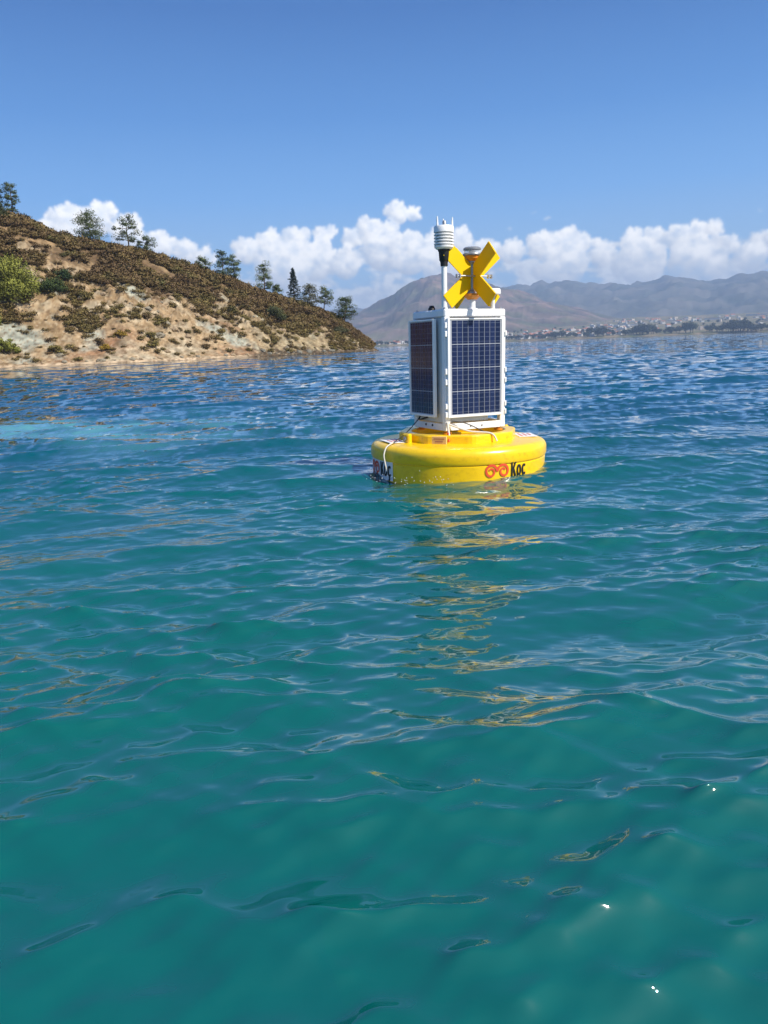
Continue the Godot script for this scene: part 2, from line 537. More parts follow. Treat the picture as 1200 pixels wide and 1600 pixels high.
func make_far_land() -> void:
	var patch := noise(71, 0.0016, 5)
	var fine := noise(72, 0.009, 4)
	var range_crest := [Vector2(-14, 2.2), Vector2(0, 2.6), Vector2(5.18, 3.0), Vector2(7.91, 3.46), Vector2(9.71, 3.64), Vector2(11.93, 3.72), Vector2(13.68, 3.78), Vector2(15.41, 3.48), Vector2(17.0, 3.42), Vector2(18.37, 3.36), Vector2(19.2, 3.46), Vector2(20.3, 3.66), Vector2(21.3, 3.6), Vector2(22.81, 3.13), Vector2(23.6, 3.3), Vector2(24.6, 3.55), Vector2(26.22, 3.5), Vector2(28.43, 2.96), Vector2(33, 3.4), Vector2(40, 2.6), Vector2(60, 1.5)]
	land_strip("mountain_range", "long blue grey mountain range far across the bay", range_crest, 4600, 8200, 11500, -14, 60, 500, 80, 0.40,
		func(p: Vector3, _u: float, g: float) -> Color:
			var k := clampf(0.5 + patch.get_noise_2d(p.x, p.z) * 1.2, 0.0, 1.0)
			return Color(0.04, 0.055, 0.045).lerp(Color(0.145, 0.135, 0.115), k) * (0.9 + 0.3 * fine.get_noise_2d(p.x, p.z)) + Color(0.05, 0.04, 0.03) * maxf(g, 0.0), 81)
	var massif := [Vector2(-12, 0.25), Vector2(-5.06, 1.05), Vector2(-3.19, 1.58), Vector2(-1.3, 2.37), Vector2(0.58, 3.15), Vector2(1.99, 3.98), Vector2(2.7, 4.3), Vector2(3.38, 4.56), Vector2(4.07, 4.68), Vector2(5.21, 4.6), Vector2(6.5, 4.3), Vector2(7.92, 3.86), Vector2(9.71, 3.42), Vector2(11.05, 3.01), Vector2(12.83, 2.45), Vector2(14.14, 2.04), Vector2(16.32, 1.37), Vector2(18.45, 0.9), Vector2(24, 0.6)]
	land_strip("mountain", "tall rounded purple brown mountain behind the buoy across the bay", massif, 3300, 5200, 7200, -12, 24, 460, 110, 0.42,
		func(p: Vector3, u: float, g: float) -> Color:
			var k := clampf(0.45 + patch.get_noise_2d(p.x * 1.7, p.z * 1.7) * 1.5, 0.0, 1.0)
			var k2 := clampf(0.2 + fine.get_noise_2d(p.x * 0.5, p.z * 0.5) * 2.2, 0.0, 1.0)
			return Color(0.05, 0.045, 0.045).lerp(Color(0.205, 0.14, 0.12), k).lerp(Color(0.075, 0.095, 0.05), k2 * 0.7) * (0.9 + 0.4 * fine.get_noise_2d(p.x, p.z)) + Color(0.05, 0.03, 0.02) * maxf(g, 0.0) + Color(0.05, 0.04, 0.02) * (1.0 - u), 91)
	var v := PackedVector3Array(); var c := PackedColorArray(); var ids := PackedInt32Array()
	var na := 300
	var nd := 60
	for i in nd:
		var D := 2440.0 + 2300.0 * pow(float(i) / (nd - 1), 1.6)
		for j in na:
			var az := lerpf(-12.0, 60.0, float(j) / (na - 1))
			var p := heading(az, 0.0) * (D + 60.0 * patch.get_noise_2d(az * 40.0, 0.0))
			p.y = plain_height(az, D) + fine.get_noise_2d(p.x, p.z) * 3.0 * smoothstep(2500.0, 2900.0, D)
			v.append(p)
			var k := clampf(0.5 + fine.get_noise_2d(p.x * 1.5, p.z * 1.5) * 1.6, 0.0, 1.0)
			var tone := Color(0.10, 0.12, 0.06).lerp(Color(0.26, 0.20, 0.13), k)
			if D < 2455.0: tone = Color(0.26, 0.24, 0.19)
			c.append(tone)
	for i in nd - 1:
		for j in na - 1:
			var p := i * na + j
			ids.append_array(PackedInt32Array([p, p + na, p + na + 1, p, p + na + 1, p + 1]))
	put_grid("coastal_plain", "low coastal plain under the mountains with the far town", v, c, ids, tinted(0.95, 0.1))

# ---------------------------------------------------------------- near headland
var ridge_el := [Vector2(-70, 8.0), Vector2(-50, 10.5), Vector2(-34.12, 11.2), Vector2(-29.57, 10.2), Vector2(-24.56, 8.85), Vector2(-23.23, 8.75), Vector2(-22.72, 8.35), Vector2(-21.65, 7.73), Vector2(-20.11, 7.4), Vector2(-18.54, 7.1), Vector2(-16.94, 6.7), Vector2(-15.31, 6.35), Vector2(-13.64, 5.9), Vector2(-11.96, 5.38), Vector2(-10.25, 4.72), Vector2(-8.52, 3.98), Vector2(-6.75, 3.4), Vector2(-4.96, 2.8), Vector2(-3.16, 2.12), Vector2(-1.81, 1.32), Vector2(-0.92, 0.55), Vector2(-0.3, -0.1), Vector2(0.3, -0.5)]
var shore_d := [Vector2(-70, 90.0), Vector2(-36, 113.0), Vector2(-25.75, 143.0), Vector2(-17.7, 143.0), Vector2(-13.35, 152.0), Vector2(-8.84, 160.0), Vector2(-4.22, 177.0), Vector2(-0.25, 191.0), Vector2(0.3, 193.0)]
var set_back := [Vector2(-70, 60.0), Vector2(-25, 48.0), Vector2(-15, 42.0), Vector2(-8, 34.0), Vector2(-3, 22.0), Vector2(-0.9, 10.0), Vector2(0.3, 4.0)]
var hn_big: FastNoiseLite
var hn_mid: FastNoiseLite
var hn_fine: FastNoiseLite

func headland_at(az: float, t: float) -> Vector3:          # t: metres inland of the shoreline
	var D := lerp_list(shore_d, az)
	var W := lerp_list(set_back, az)
	var el := lerp_list(ridge_el, az)
	var top := (D + W) * tan(deg_to_rad(el)) + EYE
	var u := t / W
	var h: float
	if u < 0.0: h = t * 0.5
	elif u < 1.0: h = top * (0.05 * smoothstep(0.0, 0.06, u) + 0.95 * lerpf(u, sin(u * PI / 2.0), 0.55 + 0.45 * smoothstep(0.7, 1.0, u)))
	else: h = top * (1.0 - 0.9 * pow((u - 1.0) / 1.2, 1.6))
	var p := heading(az, 0.0) * (D + t)
	var amp := clampf(t * 0.09, 0.0, 1.0) * clampf(top / 6.0, 0.15, 1.0)
	var mid := hn_mid.get_noise_3d(p.x, h * 1.4, p.z)
	var ruggedness := 1.0 - 0.6 * smoothstep(0.5, 0.85, u)
	var d := hn_big.get_noise_3d(p.x, h, p.z) * 2.2 * (1.0 - smoothstep(0.7, 1.0, u) * 0.85) + (absf(mid) * 2.0 - 0.5) * 1.6 * ruggedness + hn_fine.get_noise_3d(p.x, h * 1.5, p.z) * 1.0 * ruggedness
	p.y = h + d * amp * 0.8
	p.y = minf(p.y, 0.1 + t * (0.35 + 0.035 * maxf(t, 0.0)))
	return p

func on_headland(az: float, el: float) -> Vector3:         # first point of the slope that rises to that elevation
	var W := lerp_list(set_back, az)
	var t := 0.4
	var p := headland_at(az, t)
	while t < W * 1.05:
		p = headland_at(az, t)
		if rad_to_deg(atan2(p.y - EYE, Vector2(p.x, p.z).length())) >= el: break
		t += 0.3
	return p

func make_headland() -> void:
	hn_big = noise(201, 0.045, 3)
	hn_mid = noise(202, 0.11, 3)
	hn_fine = noise(203, 0.5, 3)
	var earth := noise(210, 0.05, 4)
	var rock := noise(211, 0.075, 5)
	var speck := noise(212, 0.6, 3)
	var azs := PackedFloat32Array()
	var az := -70.0
	while az < 0.3:
		azs.append(az)
		az += 1.0 if az < -36.0 else 0.25 if az < -28.0 else 0.07
	var ts := PackedFloat32Array()
	for i in 230:
		var s := i / 229.0
		ts.append(-0.06 + 1.08 * s / 0.87 if s < 0.87 else 1.02 + (s - 0.87) / 0.13 * 1.1)
	var v := PackedVector3Array(); var c := PackedColorArray(); var ids := PackedInt32Array()
	for u in ts:
		for a in azs:
			var t: float = u * lerp_list(set_back, a)
			if u < 0.0: t = u * 60.0
			var p := headland_at(a, t)
			v.append(p)
			var e := earth.get_noise_3d(p.x, p.y, p.z)
			var k := rock.get_noise_3d(p.x, p.y * 1.5, p.z)
			var s := speck.get_noise_3d(p.x, p.y, p.z)
			var tone := Color(0.245, 0.17, 0.092).lerp(Color(0.33, 0.24, 0.14), clampf(0.5 + e * 1.6, 0, 1))
			tone = tone.lerp(Color(0.25, 0.13, 0.07), clampf(e * 2.2 - 0.45 + 0.4 * smoothstep(-22.0, -26.0, a), 0, 1))
			tone = tone.lerp(Color(0.36, 0.305, 0.21), clampf(k * 3.2 - 0.3, 0, 1) * smoothstep(0.8, 0.5, u))
			tone = tone.lerp(Color(0.30, 0.31, 0.25), clampf(-k * 3.4 - 0.35, 0, 1) * smoothstep(0.8, 0.5, u))
			var olive := smoothstep(-12.0, -5.0, a)
			tone = tone.lerp(Color(0.235, 0.205, 0.125), olive * 0.6 * smoothstep(0.75, 0.4, u))
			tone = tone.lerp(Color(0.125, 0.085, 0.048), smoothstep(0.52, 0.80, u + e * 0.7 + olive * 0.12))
			if p.y < 0.75 and a < -9.0: tone = tone.lerp(Color(0.44, 0.335, 0.22), smoothstep(0.6, 0.3, p.y))
			if a > -10.0: tone = tone.lerp(Color(0.075, 0.06, 0.042), smoothstep(1.9, 0.7, p.y + s * 1.2) * smoothstep(-10.0, -8.5, a))
			if p.y < 0.14: tone = tone * 0.6
			tone = tone.lerp(Color(0.115, 0.075, 0.045), smoothstep(-29.0, -36.0, a) * smoothstep(0.0, 0.1, u))
			var s2 := speck.get_noise_3d(p.x * 2.2 + 9.0, p.y * 2.6, p.z * 2.2)
			tone = tone.lerp(Color(0.16, 0.10, 0.055), clampf(s2 * 2.6 - 0.35, 0, 0.75))
			tone = tone.lerp(Color(0.46, 0.37, 0.25), clampf(-s2 * 2.4 - 0.6, 0, 0.6) * smoothstep(0.7, 0.5, u))
			tone *= 1.0 + s * 0.7
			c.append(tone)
	var na := azs.size()
	for i in ts.size() - 1:
		for j in na - 1:
			var p := i * na + j
			ids.append_array(PackedInt32Array([p, p + na, p + na + 1, p, p + na + 1, p + 1]))
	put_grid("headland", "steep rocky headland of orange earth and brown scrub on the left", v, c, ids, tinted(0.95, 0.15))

# ---------------------------------------------------------------- plants
func leaf(b: MB, at: Vector3, size: float, rng: RandomNumberGenerator, up := 0.3, out := Vector3.ZERO) -> void:
	var d := Vector3(rng.randfn(), rng.randfn() + up, rng.randfn()).normalized()
	var s := d.cross(Vector3(rng.randfn(), rng.randfn(), rng.randfn())).normalized()
	var o := d.cross(s)
	var w := size * 0.32
	if out == Vector3.ZERO:
		b.flat(at - s * w, at + s * w, at + d * size, o)
		return
	if o.dot(out) < 0.0: o = -o
	var m := (o * 0.45 + out).normalized()
	b.tri(at - s * w, at + s * w, at + d * size, m, m, m)

func clump(b: MB, at: Vector3, rad: Vector3, count: int, size: float, tone: Color, rng: RandomNumberGenerator, vary := 0.25) -> void:
	var base := tone * (1.0 + rng.randf_range(-vary, vary))
	for i in count:
		var q := Vector3(rng.randfn(), rng.randfn(), rng.randfn()).normalized() * pow(rng.randf(), 0.45)
		b.col = base * (1.0 + rng.randf_range(-0.2, 0.2))
		leaf(b, at + q * rad, size * rng.randf_range(0.7, 1.3), rng, 0.3, (q / rad).normalized())

var bark: StandardMaterial3D
var leafy: StandardMaterial3D

func tree(called: String, label: String, category: String, at: Vector3, H: float, spread: float, lean: Vector2, bare: float, clumps: int, seed_: int, tone: Color, size := 0.26, fat := 0.2, group := "") -> Node3D:
	var rng := RandomNumberGenerator.new()
	rng.seed = seed_
	var root := thing(called, label, category, at, group)
	var tr := MB.new()
	var cr := MB.new()
	var path := []
	var rads := []
	for i in 8:
		var t := i / 7.0
		path.append(Vector3(lean.x * t * t * H + 0.05 * H * sin(t * 5.0 + seed_) * t, -0.3 + (H * 0.93 + 0.3) * t, lean.y * t * t * H))
		rads.append(H * 0.022 * (1.0 - t * 0.8) + 0.015)
	tr.tube(path, rads, 7)
	for i in clumps:
		var t := bare + (1.0 - bare) * (i + rng.randf()) / clumps
		var k := t * 7.0
		var a: Vector3 = path[mini(int(k), 6)].lerp(path[mini(int(k), 6) + 1], k - int(k))
		var ang := i * 2.4 + rng.randf_range(-0.5, 0.5)
		var reach := spread * H * (0.25 + 0.75 * sin(PI * clampf((t - bare) / (1.0 - bare) * 0.8 + 0.17, 0, 1))) * rng.randf_range(0.45, 1.05)
		var tip := a + Vector3(cos(ang) * reach, rng.randf_range(-0.02, 0.1) * H, sin(ang) * reach)
		tr.tube([a, a.lerp(tip, 0.55) + Vector3(0, 0.03 * H, 0), tip], [H * 0.010 + 0.01, H * 0.006 + 0.008, 0.01], 5)
		var rad := H * fat * rng.randf_range(0.6, 1.3)
		clump(cr, tip, Vector3(rad, rad * rng.randf_range(0.5, 0.85), rad), int(130 * rng.randf_range(0.7, 1.2)), size, tone, rng)
		clump(cr, a.lerp(tip, 0.6), Vector3(rad, rad * 0.4, rad) * 0.7, 50, size, tone, rng)
	put("trunk", tr.done(), bark, root)
	put("crown", cr.done(), leafy, root)
	return root

func conifer(at: Vector3, H: float, seed_: int, tone: Color, label: String) -> void:
	var rng := RandomNumberGenerator.new()
	rng.seed = seed_
	var root := thing("conifer_tree", label, "tree", at)
	var tr := MB.new(); var cr := MB.new()
	tr.tube([Vector3(0, -0.3, 0), Vector3(0.03, H * 0.5, 0), Vector3(0, H, 0)], [H * 0.02, H * 0.013, 0.01], 7)
	for i in 74:
		var t := 0.1 + 0.9 * i / 74.0
		var ang := i * 2.4
		var reach := H * 0.27 * pow(1.0 - t, 0.75) * rng.randf_range(0.6, 1.15) + 0.05
		var a := Vector3(0, t * H, 0)
		var tip := a + Vector3(cos(ang) * reach, -0.25 * reach + 0.1, sin(ang) * reach)
		tr.tube([a, tip], [0.02, 0.008], 4)
		clump(cr, a.lerp(tip, 0.75), Vector3(reach * 0.42 + 0.1, 0.2, reach * 0.42 + 0.1), 60, 0.24, tone, rng)
	put("trunk", tr.done(), bark, root)
	put("crown", cr.done(), leafy, root)

func bush(called: String, label: String, at: Vector3, rad: Vector3, lumps: int, seed_: int, tone: Color, size: float, group := "") -> Node3D:
	var rng := RandomNumberGenerator.new()
	rng.seed = seed_
	var root := thing(called, label, "bush", at, group)
	var tr := MB.new(); var cr := MB.new()
	for i in lumps:
		var q := Vector3(rng.randfn(), absf(rng.randfn()) * 0.9 + 0.1, rng.randfn()).normalized()
		var p := q * rad * rng.randf_range(0.5, 0.9)
		tr.tube([Vector3(q.x * 0.05, -0.2, q.z * 0.05), p * 0.5, p], [0.05 * rad.y + 0.01, 0.03 * rad.y + 0.01, 0.01], 5)
		var lr := rad * rng.randf_range(0.22, 0.4)
		clump(cr, p, Vector3(lr.x, lr.y * 0.75, lr.z), int(110 * clampf(lr.x, 0.3, 1.6)) + 25, size, tone, rng, 0.3)
	put("stem", tr.done(), bark, root)
	put("foliage", cr.done(), leafy, root)
	return root

func make_headland_plants() -> void:
	bark = mat(lin(0.11, 0.075, 0.05), 0.95, 0.2)
	leafy = tinted(0.75, 0.25)
	leafy.backlight_enabled = true
	leafy.backlight = Color(0.35, 0.38, 0.2)
	var pine := Color(0.10, 0.125, 0.055)
	var dark := Color(0.065, 0.09, 0.05)
	var green := Color(0.20, 0.21, 0.045)
	var rid := func(az: float) -> Vector3: return headland_at(az, lerp_list(set_back, az) * 0.97)
	# trees along the skyline, from the left
	tree("pine_tree", "dark bushy pine at the highest point of the headland skyline", "tree", rid.call(-24.9), 6.6, 0.42, Vector2(0.02, 0), 0.12, 26, 11, dark * 1.2, 0.28, 0.22)
	tree("pine_tree", "slender grey green tree just right of the highest bushy pine", "tree", rid.call(-23.8), 7.0, 0.22, Vector2(0.05, 0), 0.2, 15, 12, pine, 0.24, 0.13)
	tree("pine_tree", "lone broad flat topped pine against the white cloud on the skyline", "tree", rid.call(-19.25), 7.0, 0.42, Vector2(0.0, 0), 0.22, 27, 13, pine, 0.26, 0.20)
	tree("pine_tree", "open crooked pine with a bent right hand limb on the skyline", "tree", rid.call(-16.85), 7.4, 0.36, Vector2(0.03, 0), 0.28, 17, 14, pine * 0.9, 0.24, 0.14)
	tree("pine_tree", "low wide pine leaning right at the foot of the crooked pine", "tree", rid.call(-15.9), 4.0, 0.62, Vector2(0.24, 0), 0.3, 13, 15, pine * 0.9, 0.24, 0.2)
	tree("pine_tree", "small tufted pine halfway down the skyline beside a round dark bush", "tree", rid.call(-12.1), 3.6, 0.5, Vector2(0.0, 0), 0.1, 15, 16, pine * 1.15, 0.24, 0.22)
	tree("pine_tree", "left tree of the close pair on the middle of the skyline", "tree", rid.call(-10.7), 6.6, 0.30, Vector2(-0.03, 0), 0.12, 18, 17, dark * 1.35, 0.24, 0.15)
	tree("pine_tree", "greyer right tree of the close pair on the middle of the skyline", "tree", rid.call(-10.0), 6.2, 0.27, Vector2(0.04, 0), 0.1, 17, 18, pine * 1.1, 0.24, 0.15)
	tree("pine_tree", "airy pine with a right leaning top between the pair and the dark conifer", "tree", rid.call(-7.95), 7.2, 0.28, Vector2(0.10, 0), 0.15, 18, 19, pine * 1.25, 0.24, 0.15)
	tree("pine_tree", "short pine close to the right of the airy leaning pine", "tree", rid.call(-7.05), 3.4, 0.36, Vector2(0.0, 0), 0.05, 14, 20, pine, 0.24, 0.22)
	conifer(rid.call(-5.85), 8.6, 21, Color(0.03, 0.045, 0.036), "dark pointed conifer, the tallest narrow tree near the headland tip")
	tree("pine_tree", "spreading olive green pine right beside the dark pointed conifer", "tree", rid.call(-4.75), 6.2, 0.36, Vector2(-0.02, 0), 0.1, 21, 22, Color(0.12, 0.12, 0.07), 0.25, 0.17)
	tree("pine_tree", "thin stemmed pine with a tufted top right of the spreading olive green pine", "tree", rid.call(-3.75), 6.6, 0.30, Vector2(0.06, 0), 0.4, 13, 23, pine * 1.1, 0.25, 0.16)
	tree("olive_tree", "rounded green tree leaning over the water at the headland tip", "tree", rid.call(-2.35), 6.8, 0.42, Vector2(0.12, 0), 0.22, 24, 24, Color(0.075, 0.10, 0.04), 0.25, 0.19)
	# bushes that stand out on the slope
	bush("bush", "large bright yellow green pine bush on the slope at the left edge", on_headland(-24.8, 3.9), Vector3(6.6, 7.0, 4.5), 80, 31, green, 0.34)
	bush("bush", "dark thick bush under the trees at the top left corner of the headland", headland_at(-24.6, lerp_list(set_back, -24.6) * 0.9), Vector3(3.0, 2.6, 2.4), 34, 30, Color(0.07, 0.08, 0.035), 0.26)
	bush("bush", "dark green bush at the right foot of the large yellow green bush", on_headland(-22.0, 4.3), Vector3(3.0, 2.6, 2.4), 34, 32, Color(0.06, 0.085, 0.03), 0.28)
	bush("bush", "small dark round bush above right of the large yellow green bush", on_headland(-21.3, 4.95), Vector3(1.9, 2.1, 1.8), 24, 33, Color(0.05, 0.08, 0.035), 0.26)
	bush("bush", "round dark bush sitting alone on the skyline beside the small tufted pine", rid.call(-13.9), Vector3(2.0, 1.7, 1.6), 22, 34, Color(0.05, 0.05, 0.03), 0.24)
	bush("bush", "soft grey green bush on the slope below the airy leaning pine", on_headland(-7.3, 2.05), Vector3(3.0, 3.6, 2.4), 34, 35, Color(0.10, 0.11, 0.05), 0.26)
	bush("bush", "bright green bush at the shore by the left edge", on_headland(-25.3, 0.5), Vector3(2.6, 2.4, 2.0), 28, 36, green * 0.95, 0.26)
	bush("bush", "half seen green bush midway up the left edge of the slope", on_headland(-25.6, 2.0), Vector3(1.5, 2.4, 1.5), 20, 37, green * 1.05, 0.26)
	bush("bush", "dark bush in the brown scrub below the crooked skyline pine", on_headland(-17.5, 5.6), Vector3(1.9, 1.6, 1.6), 20, 38, Color(0.055, 0.06, 0.03), 0.24)
	bush("bush", "olive bush on the low slope under the tree at the headland tip", on_headland(-2.6, 0.95), Vector3(2.4, 1.9, 1.6), 24, 39, Color(0.10, 0.10, 0.05), 0.24)
	for q in [[-17.95, 1.25, 1.3, "round golden bush on the bare earth, upper one of two"], [-19.1, 0.45, 1.25, "round golden bush just above the grey scree by the shore"], [-16.0, 0.55, 1.5, "yellow green bush low on the bank right of the grey scree"], [-16.1, 1.15, 1.4, "olive yellow bush above the yellow green bank bush"], [-22.2, 0.35, 1.7, "wide straw green bush by the pale beach"]]:
		bush("bush", q[3], on_headland(q[0], q[1]), Vector3(q[2], q[2] * 0.75, q[2] * 0.8), 16, int(q[1] * 100) + 50, Color(0.33, 0.22, 0.04) if "gold" in q[3] else Color(0.22, 0.18, 0.06), 0.2)
	# low scrub
	var kinds := []
	var rng := RandomNumberGenerator.new()
	rng.seed = 900
	for s in 4:
		var b := MB.new()
		for i in 12:
			var q := Vector3(rng.randfn(), absf(rng.randfn()) * 0.8, rng.randfn()).normalized() * rng.randf_range(0.3, 0.75)
			clump(b, q * Vector3(0.55, 0.42, 0.55) + Vector3(0, 0.1, 0), Vector3(0.32, 0.24, 0.32), 22, 0.16, Color(1, 1, 1), rng, 0.16)
		kinds.append(b.done())
	var lists := [[], [], [], []]
	var dens := noise(301, 0.08, 3)
	var hue := noise(302, 0.12, 2)
	for i in 30000:
		var az := rng.randf_range(-40.0, -0.4)
		var u := pow(rng.randf(), 0.8) * 1.12
		var t := u * lerp_list(set_back, az)
		if t < 1.4: continue
		var p := headland_at(az, t)
		var d := dens.get_noise_3d(p.x, p.y, p.z)
		var want := smoothstep(0.46, 0.76, u + d * 0.9 + 0.14 * smoothstep(-12.0, -5.0, az)) + 0.055 + (0.38 if az > -3.5 else 0.0)
		if u < 0.4: want += maxf(0.0, d - 0.1) * 0.5
		if rng.randf() > want * (0.42 if u > 0.5 else 0.9): continue
		var s := rng.randf_range(0.7, 2.7) * (0.75 + 0.4 * smoothstep(0.3, 0.7, u)) * (0.6 + 0.4 * smoothstep(-1.0, -6.0, az))
		var bs := Basis.from_euler(Vector3(0, rng.randf() * TAU, 0)).scaled(Vector3(s, s * rng.randf_range(0.6, 1.0), s))
		var k := hue.get_noise_3d(p.x, p.y, p.z) + rng.randf_range(-0.5, 0.5)
		var tone := Color(0.15, 0.10, 0.052).lerp(Color(0.205, 0.15, 0.06), clampf(0.5 + k, 0, 1)).lerp(Color(0.115, 0.105, 0.04), clampf(k * 1.4 - 0.3, 0, 1))
		if u < 0.45: tone = tone.lerp(Color(0.25, 0.20, 0.07), rng.randf() * 0.8)
		lists[rng.randi() % 4].append([Transform3D(bs, p - Vector3(0, 0.06, 0)), tone * rng.randf_range(0.85, 1.2)])
	for s in 4:
		var mm := MultiMesh.new()
		mm.transform_format = MultiMesh.TRANSFORM_3D
		mm.use_colors = true
		mm.mesh = kinds[s]
		mm.instance_count = lists[s].size()
		for i in lists[s].size():
			mm.set_instance_transform(i, lists[s][i][0])
			mm.set_instance_color(i, lists[s][i][1])
		var o := MultiMeshInstance3D.new()
		o.name = numbered("scrub")
		o.multimesh = mm
		o.material_override = leafy
		add_child(o)
		tag(o, "dry brown and olive scrub covering the headland", "scrub", "scrub of the headland", "stuff")
	# boulders
	var stones := []
	for s in 4: stones.append(stone_mesh(700 + s))
	var greys := [mat(lin(0.26, 0.23, 0.17), 0.95, 0.2), mat(lin(0.33, 0.25, 0.16), 0.95, 0.2), mat(lin(0.20, 0.19, 0.155), 0.95, 0.2)]
	for i in 60:
		var az := rng.randf_range(-26.0, -1.0)
		var u := rng.randf_range(0.02, 0.5)
		if i < 30: u = 0.02
		var p := headland_at(az, maxf(u * lerp_list(set_back, az), 1.0))
		var o := put("boulder", stones[i % 4], greys[2] if az > -9.0 and u < 0.1 else greys[rng.randi() % 2])
		var s := rng.randf_range(0.25, 0.75) * (0.6 if i < 30 else 1.0)
		o.transform = Transform3D(Basis.from_euler(Vector3(rng.randf_range(-0.3, 0.3), rng.randf() * TAU, rng.randf_range(-0.3, 0.3))).scaled(Vector3(s * 1.3, s * 0.8, s)), p + Vector3(0, s * 0.15, 0))
		var dark_tip := az > -9.0 and u < 0.1
		tag(o, "dark weathered boulder at the waterline near the headland tip" if dark_tip else "pale weathered boulder along the beach below the orange slope" if u < 0.1 else "weathered boulder set in the bare earth of the headland slope", "rock", "dark boulders at the headland tip" if dark_tip else "boulders along the beach" if u < 0.1 else "boulders on the headland slope")

func stone_mesh(seed_: int) -> ArrayMesh:
	var f := noise(seed_, 0.9, 3)
	var b := MB.new()
	var at := func(i: int, j: int) -> Vector3:
		var th := PI * i / 7.0; var ph := TAU * (j % 11) / 11.0
		var q := Vector3(sin(th) * cos(ph), cos(th), sin(th) * sin(ph))
		return q * (1.0 + 0.55 * f.get_noise_3dv(q))
	for i in 7:
		for j in 11:
			var a: Vector3 = at.call(i, j); var d: Vector3 = at.call(i, j + 1); var e: Vector3 = at.call(i + 1, j + 1); var g: Vector3 = at.call(i + 1, j)
			b.quad(a, d, e, g, a + e)
	return b.done()

